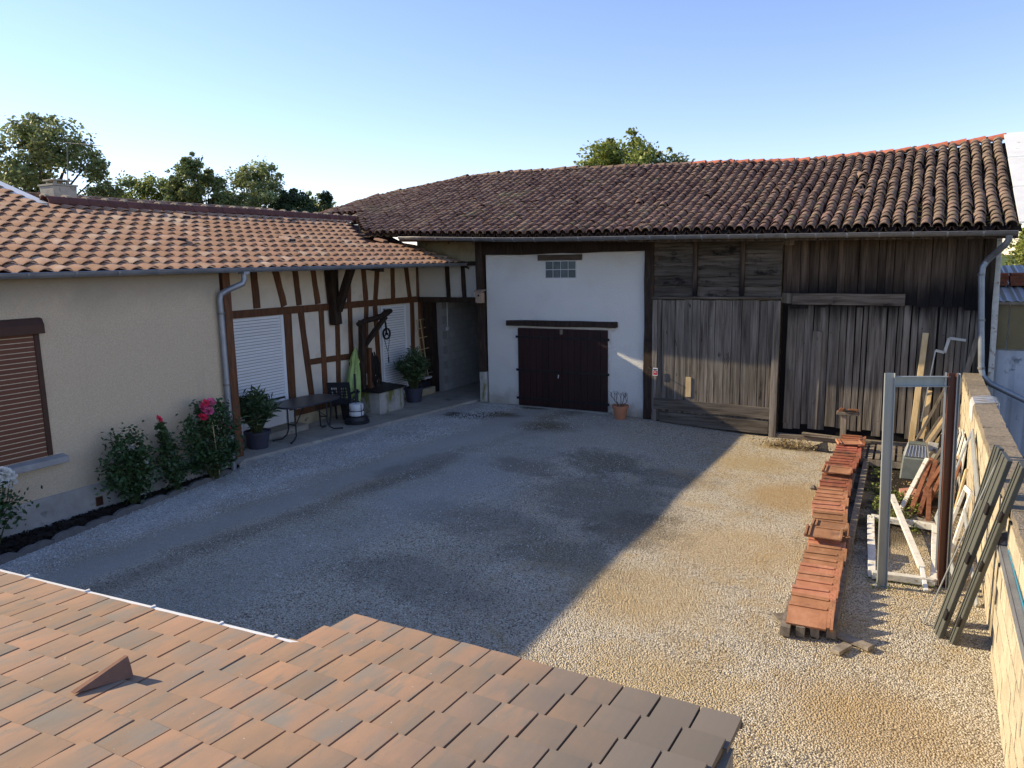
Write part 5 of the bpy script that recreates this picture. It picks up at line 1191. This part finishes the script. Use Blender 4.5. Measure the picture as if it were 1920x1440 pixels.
# parasol stand with water weight
ps = thing('parasol_stand', (-10.78, 12.52, TZ), 'black parasol base with tall tube and white water canister', 'parasol stand')
bx, byy = -10.78, 12.5
MB().lathe([(.27, 0), (.275, .05), (.25, .07), (.25, .10), (.235, .14), (.12, .155), (.03, .16)], 28, (bx, byy, TZ)).build('base', m_plastic, ps, smooth=True)
MB().tube([(bx, byy, TZ+.15), (bx, byy, TZ+1.08)], .024, 10).build('tube', m_plastic, ps, smooth=True)
MB().lathe([(.10, .15), (.15, .17), (.162, .21), (.155, .27), (.138, .295), (.155, .32), (.16, .38), (.15, .425), (.10, .44), (.03, .445)], 24, (bx, byy, TZ)).build('water_canister', m_jug, ps, smooth=True)
m = MB(); m.lathe([(.166, .27), (.166, .285)], 24, (bx, byy, TZ)); m.build('strap', m_plastic, ps); MB().beam((bx+.162, byy-.03, TZ+.18), (bx+.16, byy-.03, TZ+.42), .012, .01).build('strap', m_plastic, ps)
ck = thing('folded_chair', (-11.15, 12.75, TZ), 'dark plastic chair pushed behind the parasol stand', 'chair')
MB().hexa([(-11.32, 12.62, TZ), (-11.05, 12.55, TZ), (-10.98, 12.85, TZ), (-11.28, 12.92, TZ), (-11.35, 12.60, TZ+.42), (-11.03, 12.54, TZ+.42), (-10.96, 12.86, TZ+.42), (-11.3, 12.95, TZ+.42)]).build('seat', m_plastic, ck, bevel=.03)
MB().tube([(-11.02, 12.6, TZ+.42), (-10.98, 12.86, TZ+.62), (-11.2, 13.0, TZ+.62)], .022, 8).build('armrest', m_plastic, ck, smooth=True)
# well with iron cover
we = thing('well', (-11.3, 13.9, TZ), 'square mossy concrete well with dark iron cover plate', 'well')
pts = [(-10.85, 13.42), (-10.85, 14.25), (-10.93, 14.42), (-11.15, 14.5), (-11.7, 14.5), (-11.7, 13.40)]
MB().prism([(x, y, TZ-.02) for x, y in pts], (0, 0, .52)).build('curb', m_well, we, bevel=.025)
MB().prism([(-10.80, 13.34, .565), (-10.83, 14.42, .565), (-11.7, 14.52, .595), (-11.7, 13.28, .585)], (0, 0, .022)).build('cover', m_iron, we, bevel=.004)
MB().box((-11.45, 13.78, .59), (-11.25, 13.95, .612)).build('cover_hatch', m_iron, we, bevel=.004)
# well crane
wc = thing('well_crane', (-11.5, 13.55, TZ), 'rustic dark timber well crane with iron pulley', 'well crane')
MB().beam((-11.42, 13.50, .57), (-11.36, 13.53, 2.2), .14, .14, up=(1, 0, 0), seg=7, jit=.01).build('post', m_timberdk, wc, bevel=.015)
MB().beam((-11.34, 13.68, .57), (-11.33, 13.70, 1.55), .10, .10, up=(1, 0, 0), seg=4, jit=.008).build('post', m_timber, wc, bevel=.01)
am = MB(); am.tube([(-11.3, 13.30, 2.13), (-11.3, 13.55, 2.19), (-11.3, 13.9, 2.22), (-11.3, 14.2, 2.26), (-11.3, 14.38, 2.33), (-11.3, 14.54, 2.36)], [.05, .06, .065, .07, .085, .05], 9); am.build('arm', m_timberdk, wc, smooth=True)
MB().beam((-11.34, 13.56, 1.62), (-11.3, 14.32, 2.24), .1, .11, up=(1, 0, 0), seg=4, jit=.008).build('brace', m_timberdk, wc, bevel=.01)
pu = MB(); wc_ = Vector((-11.26, 14.28, 1.83))
def ring(c, R_, r_, ax='x', n=20, k=7):
    pts = [c+Vector((0, R_*math.cos(2*math.pi*i/n), R_*math.sin(2*math.pi*i/n))) for i in range(n)]
    vs = []; fs = []
    for i, p in enumerate(pts):
        rad = (p-c).normalized()
        for j in range(k): a = 2*math.pi*j/k; vs.append(p+rad*(r_*math.cos(a))+Vector((r_*1.3*math.sin(a), 0, 0)))
    for i in range(n):
        for j in range(k): fs.append((i*k+j, ((i+1) % n)*k+j, ((i+1) % n)*k+(j+1) % k, i*k+(j+1) % k))
    return vs, fs
pu.add(*ring(wc_, .125, .022))
for k in range(3): a = 1.57+2.094*k; pu.beam(wc_, wc_+Vector((0, .125*math.cos(a), .125*math.sin(a))), .022, .016, up=(1, 0, 0))
pu.tube([wc_+Vector((-.03, 0, 0)), wc_+Vector((.03, 0, 0))], .03, 8); pu.build('pulley', m_iron, wc)
m = MB(); m.beam(wc_, (-11.28, 14.28, 2.10), .05, .02, up=(1, 0, 0)); m.tube([(-11.28, 14.28, 2.10), (-11.3, 14.27, 2.27)], .014, 6); m.tube([(-11.3, 14.27, 2.3), (-11.3, 14.27, 2.42)], .018, 6); m.build('hanger', m_iron, wc)
m = MB(); m.tube([wc_+Vector((0, -.125, 0)), wc_+Vector((0, -.03, -.32)), wc_+Vector((0, .02, -.42))], .007, 5); m.tube([wc_+Vector((0, .125, 0)), wc_+Vector((0, .06, -.3)), wc_+Vector((0, .02, -.42)), wc_+Vector((0, .03, -.58))], .007, 5); m.tube([wc_+Vector((0, .03, -.56)), wc_+Vector((0, .03, -.70))], .016, 6); m.build('rope', m_iron, wc)
# dark net hanging on the crane post
hn = thing('hanging_rope_coil', (-11.25, 13.78, .6), 'dark coil of rope hanging on the short crane post', 'rope')
m = MB()
for k in range(7):
    y = 13.78+.012*k+random.uniform(-.02, .02); xx = -11.26+random.uniform(-.03, .03)
    m.tube([(xx, y-.05, 1.45-.02*k), (xx+.02, y-.07, 1.1), (xx, y-.06, .75+.03*k), (xx, y+.02, .64+.03*k), (xx, y+.07, .8), (xx+.02, y+.06, 1.15), (xx, y+.02, 1.45-.02*k)], .017, 6)
m.tube([(-11.26, 13.86, 1.1), (-11.26, 13.98, .9), (-11.28, 14.0, .65)], .012, 6); m.build('coil', m_iron, hn, smooth=True)
# block planter and trellis beside the passage
pb_ = thing('planter', (-11.5, 16.05, TZ), 'low beige stone block with white tray by the passage post', 'planter')
MB().box((-11.72, 15.72, TZ), (-11.33, 16.34, TZ+.18)).build('block', m_beigeold, pb_, bevel=.012); MB().box((-11.66, 15.82, TZ+.18), (-11.42, 16.28, TZ+.34)).build('trough', m_plastic, pb_, bevel=.02)
MB().hexa([(-11.42, 15.9, TZ+.42), (-11.36, 15.9, TZ+.42), (-11.36, 16.2, TZ+.42), (-11.42, 16.2, TZ+.42), (-11.44, 15.88, TZ+.47), (-11.34, 15.88, TZ+.47), (-11.34, 16.22, TZ+.47), (-11.44, 16.22, TZ+.47)]).build('tray', m_jug, pb_)
tl = thing('trellis', (-11.6, 16.2, TZ), 'small brown lattice trellis leaning on wall beside passage', 'trellis')
def TR(u, v): return Vector((-11.42-.22*v/1.5, 15.98+.5*u+.03*v, .52+v))
for k, (u0, u1) in enumerate(((0, 0), (.33, .33), (1, 1))): MB().beam(TR(u0, 0), TR(u1, 1.5), .022, .012, up=(1, 0, 0)).build('lath', m_freshw if k < 2 else m_oldw, tl)
for v in (.08, .42, .72, 1.02, 1.26, 1.48): MB().beam(TR(-.08, v), TR(1.08, v+.02), .018, .012, up=(1, 0, 0)).build('lath', m_freshw if v > .7 else m_oldw, tl)
# birdhouse on the passage post
p = by(903, 556, BY-.1); bh_ = thing('birdhouse', p, 'small wooden birdhouse fixed on dark post beside passage', 'birdhouse')
MB().box((p.x-.085, BY-.26, p.z-.15), (p.x+.085, BY-.1, p.z+.10)).build('box', m_birdbox, bh_, bevel=.006); MB().beam((p.x, BY-.29, p.z+.12), (p.x, BY-.08, p.z+.16), .22, .025).build('roof', m_birdbox, bh_)
MB().tube([(p.x+.01, BY-.262, p.z+.03), (p.x+.01, BY-.268, p.z+.03)], .026, 10).build('entry_hole', m_iron, bh_); MB().tube([(p.x+.01, BY-.26, p.z-.04), (p.x+.01, BY-.31, p.z-.04)], .008, 6).build('perch', m_birdbox, bh_)
# small red and white notice on the barn door post
p = by(1229, 697, BY-.13); ns = thing('notice', p, 'small red and white notice hung beside the barn door latch', 'sign')
MB().box((p.x-.055, BY-.150, p.z-.085), (p.x+.055, BY-.142, p.z+.085)).build('plate', m_gridw, ns); MB().box((p.x-.045, BY-.153, p.z-.065), (p.x+.045, BY-.150, p.z+.030)).build('red_field', m_red, ns)
MB().box((p.x-.04, BY-.153, p.z+.045), (p.x+.04, BY-.150, p.z+.065)).build('black_line', m_iron, ns)
for z in (-.02, .005): MB().box((p.x-.03, BY-.155, p.z+z), (p.x+.03, BY-.153, p.z+z+.008)).build('white_line', m_gridw, ns)
# ================================================================== PLANTS
def leaves(name, cen, nrm, size, ratio, mat, parent, tint, fold=.25, **kw):
    n = len(cen); d = rng.normal(size=(n, 3)); d -= (d*nrm).sum(1, keepdims=True)*nrm; d /= np.linalg.norm(d, axis=1, keepdims=True)+1e-9
    s_ = np.cross(nrm, d); L_ = size[:, None]; W_ = L_*ratio
    a = cen-d*L_*.5; bq = cen+d*L_*.5; m1 = cen+s_*W_*.5+nrm*L_*fold*.3+d*L_*.05; m2 = cen-s_*W_*.5+nrm*L_*fold*.3+d*L_*.05
    v = np.stack([a, m1, bq, m2], 1).reshape(-1, 3); q = np.arange(4*n).reshape(n, 4)
    return np_mesh(name, v, q, mat, tint=tint, parent=parent, **kw)
def unit(n):
    v = rng.normal(size=(n, 3)); return v/np.linalg.norm(v, axis=1, keepdims=True)
def blossom(c, r, mat, parent, name='rose_flower'):
    m = MB(); c = Vector(c); r = r*1.35; tilt = Matrix.Rotation(random.uniform(.5, 1.0), 3, 'Y') @ Matrix.Rotation(random.uniform(-.5, .5), 3, 'X')
    for ring_, (rr, tl, n, ht_) in enumerate(((1.0, .35, 6, .0), (.75, .75, 6, .12), (.48, 1.15, 5, .2), (.25, 1.4, 4, .25))):
        for k in range(n):
            a = 2*math.pi*k/n+ring_*.5+random.uniform(-.2, .2); d = Vector((math.cos(a), math.sin(a), 0)); s_ = Vector((-d.y, d.x, 0)); up = Vector((0, 0, 1))
            b0 = c+d*(r*rr*.15)+up*(r*(ht_-.15)); o = d*math.cos(tl)+up*math.sin(tl); p1 = b0+o*(r*rr*.6); p2 = b0+o*(r*rr*.95)
            w_ = r*rr*.55
            m.add([c+tilt @ (q-c) for q in (b0, p1+s_*w_*.8, p2+s_*w_*.4, p2-s_*w_*.4, p1-s_*w_*.8)], [(0, 1, 2, 3, 4)], random.uniform(-.5, .4))
    m.build(name, mat, parent)
def rose_bush(loc, label, H, Rr, nst, nleaf, flowers, clumps=None, lsz=(.045, .088)):
    t = thing('rose_bush', loc, label, 'rose bush', 'rose bushes along the house wall'); L0 = Vector(loc)
    m = MB(); tips = []
    if clumps is None: clumps = [(random.uniform(-Rr, Rr)*.5, random.uniform(-Rr, Rr), H*random.uniform(.35, 1), Rr*random.uniform(.25, .45)) for _ in range(nst)]
    for (dx, dy, z, r_) in clumps:
        tip = L0+Vector((dx, dy, z)); mid = L0.lerp(tip, .55)+Vector((random.uniform(-.04, .04), random.uniform(-.06, .06), .05)); m.tube([L0+Vector((dx*.15, dy*.15, -.02)), mid, tip], [.011, .008, .004], 5); tips.append((tip, r_, mid))
    m.build('stems', m_stem, t, smooth=True)
    cen = []; 
    for tip, r_, mid in tips:
        k = int(nleaf*.95)//len(tips); c1 = np.array(tip)+rng.normal(size=(k*2//3, 3))*np.array([.8, 1, .9])*r_*.55; c2 = np.array(mid)+(np.array(tip)-np.array(mid))*rng.random((k//3, 1))+rng.normal(size=(k//3, 3))*r_*.45; cen += [c1, c2]
    cen = np.concatenate(cen); cen = cen[(cen[:, 2] > .08) & (cen[:, 0] > HX+.02)]; n = len(cen)
    nr = unit(n); nr[:, 2] = np.abs(nr[:, 2])+.4; nr[:, 0] += .3; nr /= np.linalg.norm(nr, axis=1, keepdims=True)
    leaves('foliage', cen, nr, rng.uniform(*lsz, n), .62, m_rleaf, t, rng.uniform(-.5, .45, n))
    for (dx, dy, z, r_, mt_) in flowers:
        blossom(L0+Vector((dx, dy, z)), r_, mt_, t); m2 = MB().tube([L0+Vector((dx*.6, dy*.8, z-.25)), L0+Vector((dx, dy, z-.01))], .005, 5); m2.build('stem', m_stem, t)
    return t
def rel(px, py, X, L0): p = on_x(px, py, X); return p-Vector(L0)
L1 = (-10.05, 4.72, .04)
rose_bush(L1, 'white rose bush at the left edge below the brown shutter', .95, .35, 9, 900, [(*rel(px, py, -10.0, L1), r_, m_rosew) for px, py, r_ in ((2, 882, .05), (10, 893, .06), (20, 892, .055), (6, 905, .05), (14, 884, .045), (24, 903, .04), (-3, 900, .06), (16, 913, .04))], clumps=[(random.uniform(-.05, .1), random.uniform(-.3, .28), random.uniform(.25, .85), .17) for _ in range(12)])
L2 = (-10.08, 6.70, .04)
rose_bush(L2, 'bushy green rose with hardly any flowers, second from the left', 1.0, .4, 14, 2300, [(*rel(px, py, -9.95, L2), .03, m_rosew) for px, py in ((273, 866), (247, 838))], clumps=[(*rel(px, py, -10.08+random.uniform(-.1, .2), L2), .17) for px, py in ((215, 850), (208, 880), (222, 830), (245, 818), (238, 850), (262, 855), (278, 880), (270, 905), (245, 890), (225, 905), (250, 920), (232, 868), (262, 838), (282, 865), (214, 900))])
L3 = (-10.1, 7.42, .04)
rose_bush(L3, 'slender rose carrying a single red bloom, third from the left', 1.2, .3, 9, 1150, [(*rel(298, 787, -10.08, L3), .055, m_roser)], clumps=[(*rel(px, py, -10.1+random.uniform(-.06, .14), L3), rr) for px, py, rr in ((301, 800, .07), (304, 815, .08), (312, 825, .10), (318, 845, .14), (308, 862, .13), (330, 860, .15), (340, 880, .15), (322, 885, .16), (330, 900, .14), (312, 840, .1))])
L4 = (-10.2, 8.22, .04)
rose_bush(L4, 'large rose bush full of pink blooms next to corner post', 1.3, .5, 16, 3000, [(*rel(px, py, -9.95+random.uniform(-.05, .1), L4), rr, mt_) for px, py, rr, mt_ in ((385, 756, .05, m_roser), (395, 755, .06, m_rosep), (379, 766, .055, m_rosep), (391, 771, .06, m_rosep), (386, 775, .05, m_rosep), (381, 782, .055, m_roser), (391, 765, .05, m_roser), (414, 796, .045, m_rosep), (430, 803, .03, m_roser))], clumps=[(*rel(px, py, -10.12+random.uniform(-.1, .25), L4), rr) for px, py, rr in ((372, 765, .09), (385, 768, .12), (410, 762, .12), (418, 775, .13), (425, 790, .14), (436, 800, .12), (400, 785, .15), (380, 800, .17), (355, 795, .13), (352, 815, .16), (372, 830, .18), (400, 815, .2), (425, 825, .18), (440, 838, .13), (405, 845, .18), (380, 860, .16), (415, 865, .15), (430, 855, .14), (360, 840, .13), (365, 875, .1))])
st_ = thing('plant_stake', (-10.0, 8.5, .03), 'thin pale stake standing in front of the pink rose bush', 'stake'); a = on_x(412, 890, -9.95); bq = on_x(398, 790, -9.95); MB().tube([a, bq], .008, 6).build('stake', m_freshw, st_)

def oleander(loc, label, H, Rr, n_stem, pot_r, pot_h):
    t = thing('potted_oleander', loc, label, 'potted plant', 'potted oleanders on the terrace'); L0 = Vector(loc)
    MB().lathe([(pot_r*.74, 0), (pot_r*.95, pot_h*.86), (pot_r*1.05, pot_h*.88), (pot_r*1.07, pot_h), (pot_r*.95, pot_h), (pot_r*.9, pot_h*.9), (.01, pot_h*.9)], 28, L0).build('pot', m_potpl, t, smooth=True)
    m = MB(); C = []; Nn = []
    for k in range(n_stem):
        a = random.uniform(0, 6.28); rr = Rr*math.sqrt(random.random()); h = H*(1-.45*(rr/Rr)**2)*random.uniform(.8, 1.02)
        b0 = L0+Vector((math.cos(a)*pot_r*.5*random.random(), math.sin(a)*pot_r*.5*random.random(), pot_h*.9)); tip = L0+Vector((math.cos(a)*rr, math.sin(a)*rr, pot_h+h)); mid = b0.lerp(tip, .5)+Vector((-math.cos(a)*.03, -math.sin(a)*.03, .06))
        m.tube([b0, mid, tip], [.008, .007, .004], 5)
        for i in range(30):
            q = random.uniform(.28, 1.03); p = (b0.lerp(mid, q*2) if q < .5 else mid.lerp(tip, q*2-1)); aa = random.uniform(0, 6.28); el = random.uniform(-.05, 1.15)
            o = Vector((math.cos(aa)*math.cos(el), math.sin(aa)*math.cos(el), math.sin(el))); C.append((p, o, random.uniform(.13, .21)))
    m.build('stems', m_stem, t, smooth=True)
    P = np.array([c[0] for c in C]); O = np.array([c[1] for c in C]); S = np.array([c[2] for c in C])[:, None]; n = len(P)
    sd = np.cross(O, rng.normal(size=(n, 3))); sd /= np.linalg.norm(sd, axis=1, keepdims=True); Wd = S*.085
    tip = P+O*S; tip[:, 2] -= .022; mid = P+O*S*.5+np.array([0, 0, .006])
    v = np.stack([P, mid+sd*Wd, tip, mid-sd*Wd], 1).reshape(-1, 3); np_mesh('foliage', v, np.arange(4*n).reshape(n, 4), m_oleaf, tint=rng.uniform(-.5, .7, n), parent=t)
oleander((-11.05, 9.95, TZ), 'potted oleander in slate pot at left end of terrace', .78, .46, 62, .24, .33)
oleander((-11.12, 15.08, TZ), 'potted oleander in slate pot beyond the well', .95, .44, 62, .24, .36)
# terracotta pot with bare shrub
L0 = by(1163, 782, 15.62); L0.z = gz(L0.x, 15.62)-.01; L0 = Vector((L0.x, 15.62, L0.z))
tp = thing('flower_pot', L0, 'terracotta pot with leafless twiggy shrub beside maroon doors', 'potted plant')
MB().lathe([(.12, 0), (.165, .24), (.185, .245), (.19, .31), (.165, .31), (.155, .27), (.01, .27)], 26, L0).build('pot', m_pot, tp, smooth=True); MB().lathe([(.152, .268), (.08, .28), (.01, .285)], 16, L0).build('soil', m_soil, tp)
m = MB()
def twig(p, d, l, r_, lev):
    q = p+d*l; m.tube([p, p.lerp(q, .5)+Vector((random.uniform(-.015, .015), 0, .01)), q], [r_, r_*.85, r_*.65], 5)
    if lev:
        for _ in range(random.choice((2, 2, 3))): twig(q, (d+Vector((random.uniform(-.9, .9), random.uniform(-.6, .6), random.uniform(-.1, .6)))).normalized(), l*random.uniform(.55, .85), r_*.65, lev-1)
for dx in (-.7, -.35, 0, .35, .75): twig(L0+Vector((dx*.05, 0, .27)), Vector((dx, random.uniform(-.3, .3), .8)).normalized(), .17, .010, 2)
m.build('twigs', m_bark, tp, smooth=True)
# weeds inside the yard corner and a dried clump by the barn
def weeds(n, xr, yr, z, mat, name, hmax=.14):
    c = np.stack([rng.uniform(*xr, n), rng.uniform(*yr, n), np.zeros(n)], 1); cl = rng.random(n)
    g_ = np.sin(c[:, 0]*9)*np.sin(c[:, 1]*7)+rng.normal(0, .4, n) > .1; c = c[g_]; n = len(c); c[:, 2] = z+rng.random(n)**1.5*hmax+.01
    nr = unit(n); nr[:, 2] = np.abs(nr[:, 2])+.3; nr /= np.linalg.norm(nr, axis=1, keepdims=True)
    leaves(name, c, nr, rng.uniform(.02, .06, n), .5, mat, None, rng.uniform(-.5, .5, n), kind='stuff')
weeds(2600, (-.52, .10), (10.9, 12.7), G, m_weed, 'weeds'); weeds(500, (-.65, -.4), (12.3, 14.1), G, m_weed, 'weeds', .1); weeds(160, (-.45, .5), (8.85, 9.15), G, m_weed, 'weeds', .09)
weeds(700, (.1, .62), (9.2, 13.5), G, m_dry, 'dead_leaves', .05); weeds(700, (-.8, .5), (11, 15.3), G, m_dry, 'dead_leaves', .04)
n = 420; c = np.stack([rng.uniform(-10, .5, n), rng.uniform(4.8, 15.4, n), np.zeros(n)], 1); s__ = np.clip((c[:, 0]+7)/4.4, 0, 1); c[:, 2] = -.2*s__*s__*(3-2*s__)+.022
nr = unit(n)*.3; nr[:, 2] = 1; nr /= np.linalg.norm(nr, axis=1, keepdims=True); leaves('fallen_leaves', c, nr, rng.uniform(.015, .05, n), .5, m_dry, None, rng.uniform(-.9, .1, n), kind='stuff')
dc = thing('dry_weed_clump', (-2.1, 15.0, G), 'clump of dried ochre weeds on gravel before the barn', 'weeds')
n = 1500; c = np.stack([rng.normal(-2.15, .26, n), rng.normal(15.02, .10, n), G+rng.random(n)**1.6*.16], 1); nr = unit(n)
leaves('foliage', c, nr, rng.uniform(.02, .07, n), .35, m_dry, dc, rng.uniform(-.5, .5, n))

# ---- trees
def tree(loc, label, H, W, crown_lo, mat, nl, lsz, seed, kind='round', group=None, name='tree'):
    random.seed(seed); t = thing(name, loc, label, 'tree', group); L0 = Vector(loc)
    m = MB(); top = L0+Vector((random.uniform(-.2, .2), random.uniform(-.2, .2), H*.8))
    m.tube([L0-Vector((0, 0, .3)), L0.lerp(top, .35)+Vector((.1, 0, 0)), L0.lerp(top, .7), top], [H*.028, H*.021, H*.013, .03], 8)
    clumps = []
    nb = int(70*max(1, W/2)) if kind == 'round' else 45
    for k in range(nb):
        a = random.uniform(0, 6.28); q = (k+random.random())/nb; zr = crown_lo+(1-crown_lo)*q
        if kind == 'round': rad = W*math.sqrt(max(0.02, 1-((q-.40)/.62)**2))*random.choice((1, .95, .85, .6, .35))*random.uniform(.85, 1.06)
        else: rad = W*(1-q)*random.uniform(.3, 1)
        c = L0+Vector((math.cos(a)*rad, math.sin(a)*rad, H*zr)); at = L0.lerp(top, min(1, max(.25, zr*.9-.1)))
        if k % 3 == 0: m.tube([at, at.lerp(c, .5)+Vector((0, 0, .12*rad)), c], [H*.009, H*.005, .015], 5)
        clumps.append((c, W*random.uniform(.12, .26)*(1 if kind != 'cone' else .9)))
        if k % 4 == 1 and kind == 'round': o_ = (c-(L0+Vector((0, 0, H*.55)))).normalized(); clumps.append((c+o_*W*random.uniform(.10, .30), W*random.uniform(.05, .11)))
    m.build('trunk', m_bark, t, smooth=True)
    cs = []; tn = []
    for c, r_ in clumps:
        k = int(nl*1.5/nb*random.uniform(.5, 1.4)*min(1, (r_/(W*.15))**1.3)); d = unit(k)*(rng.random((k, 1))**.5)*r_*np.array([1.2, 1.2, .85]); sub = rng.normal(size=(k, 3))*r_*.16; cs.append(np.array(c)+d+sub); tn.append(np.full(k, random.uniform(-.3, .3)))
    cs = np.concatenate(cs); tn = np.concatenate(tn); n = len(cs); nr = unit(n); nr[:, 2] = np.abs(nr[:, 2])+.2; nr /= np.linalg.norm(nr, axis=1, keepdims=True)
    leaves('crown', cs, nr, rng.uniform(*lsz, n)*.85, .62, mat, t, tn+rng.uniform(-.35, .35, n))
    return t
TG = 'trees behind the roofs'
tree((-37.0, 21.6, 0), 'big broad leafy tree behind the chimney', 10.1, 3.1, .35, m_leaf, 15000, (.16, .30), 3, group=TG)
tree((-40.5, 21.0, 0), 'dark conifer at left edge behind the big tree', 9.0, 2.2, .2, m_leafdk, 6000, (.2, .35), 4, kind='cone', group=TG)
tree((-38.6, 28.2, 0), 'light bushy tree between big tree and paired trees', 8.2, 2.7, .5, m_leafy, 10000, (.14, .26), 5, group=TG)
tree((-41.4, 28.2, 0), 'low darker tree just right of the big tree', 7.7, 2.3, .5, m_leaf, 9000, (.14, .26), 15, group=TG)
tree((-36.2, 29.6, 0), 'light low tree between the bushy and the upright trees', 7.8, 2.1, .5, m_leafy, 8000, (.14, .26), 25, group=TG)
tree((-34.6, 28.6, 0), 'upright tree, left of the paired dark trees', 8.9, 1.9, .48, m_leaf, 10000, (.14, .26), 6, group=TG)
tree((-33.3, 31.0, 0), 'rounded dark tree, right of the paired trees', 8.8, 2.4, .45, m_leaf, 12000, (.14, .26), 7, group=TG)
tree((-31.5, 31.8, 0), 'dark bush at the foot of the rounded tree', 7.3, 1.9, .5, m_leafdk, 8000, (.14, .26), 17, group=TG)
tree((-34.4, 35.2, 0), 'small airy yellow green tree right of the paired trees', 7.6, 2.0, .5, m_leafy, 6000, (.12, .24), 8, group=TG)
tree((-32.6, 35.4, 0), 'pale green bush between airy tree and small conifer', 7.1, 1.8, .55, m_leafy, 6000, (.12, .24), 28, group=TG)
tree((-31.1, 34.4, 0), 'small dark conifer just left of the barn roof', 7.5, 1.5, .5, m_leafdk, 6500, (.14, .26), 9, kind='cone', group=TG)
tree((-11.9, 31.6, 0), 'bright yellow green tree rising above middle of barn ridge', 8.15, 2.6, .4, m_leafy, 14000, (.14, .26), 10, group=TG)
tree((-9.7, 31.8, 0), 'lower leafy tree right behind the bright one', 7.6, 1.6, .4, m_leaf, 4500, (.14, .26), 18, group=TG)
tree((3.9, 31.5, 0), 'leafy bush right of barn corner above the shed', 4.1, 2.4, .15, m_leafy, 11000, (.12, .22), 11, group=TG)

# ---- house with chimney behind the orange roof
nh = thing('neighbour_house', (-27, 18, 0), 'neighbouring house with dark tiled roof and square concrete chimney', 'house')
MB().box((-31.5, 13.8, 0), (-25.0, 27, 4.6)).build('wall', m_plaster, nh)
rp = MB(); rp.prism([(-24.7, 13.5, 4.6), (-28.2, 13.5, 6.08), (-31.8, 13.5, 4.6)], (0, 14, 0)); nr_ = rp.build('roof', m_canal, nh)
for k in range(36): MB().tube([(-28.2, 13.5+.385*k, 6.10), (-28.2, 13.5+.385*k+.4, 6.10)], [.13, .11], 8).build('ridge_tile', m_canal, nr_)
q0 = (-27.45, 16.52)
chm = MB(); chm.hexa([(q0[0]-.38, q0[1]-.38, 5.6), (q0[0]+.38, q0[1]-.38, 5.6), (q0[0]+.38, q0[1]+.38, 5.6), (q0[0]-.38, q0[1]+.38, 5.6), (q0[0]-.43, q0[1]-.43, 6.40), (q0[0]+.43, q0[1]-.43, 6.40), (q0[0]+.43, q0[1]+.43, 6.40), (q0[0]-.43, q0[1]+.43, 6.40)])
co = chm.build('chimney', m_conc, nr_, bevel=.02)
MB().box((q0[0]-.46, q0[1]-.46, 6.40), (q0[0]+.46, q0[1]+.46, 6.46)).build('chimney_rim', m_conc, nr_)
m = MB()
for sx in (-.22, .22):
    for sy in (-.22, .22): m.box((q0[0]+sx-.04, q0[1]+sy-.04, 6.46), (q0[0]+sx+.04, q0[1]+sy+.04, 6.58))
m.build('chimney_feet', m_conc, nr_); MB().box((q0[0]-.34, q0[1]-.34, 6.58), (q0[0]+.34, q0[1]+.34, 6.63)).build('chimney_cap', m_conc, nr_, bevel=.01)
p0 = on_y(128, 372, 17.0); p1 = on_y(126, 272, 17.0)
at = thing('antenna', p0, 'thin television aerial on a mast beside the chimney', 'antenna'); MB().tube([p0, p1], .022, 6).build('mast', m_zincdk, at)
pA, pB = on_y(122, 268, 17.0), on_y(186, 273, 17.0); MB().tube([pA, pB], .016, 5).build('boom', m_zincdk, at)
for k in range(9): c = pA.lerp(pB, (k+.3)/9); MB().tube([c+Vector((-.02, -.22, 0)), c+Vector((.02, .22, 0))], .007, 4).build('element', m_zincdk, at)
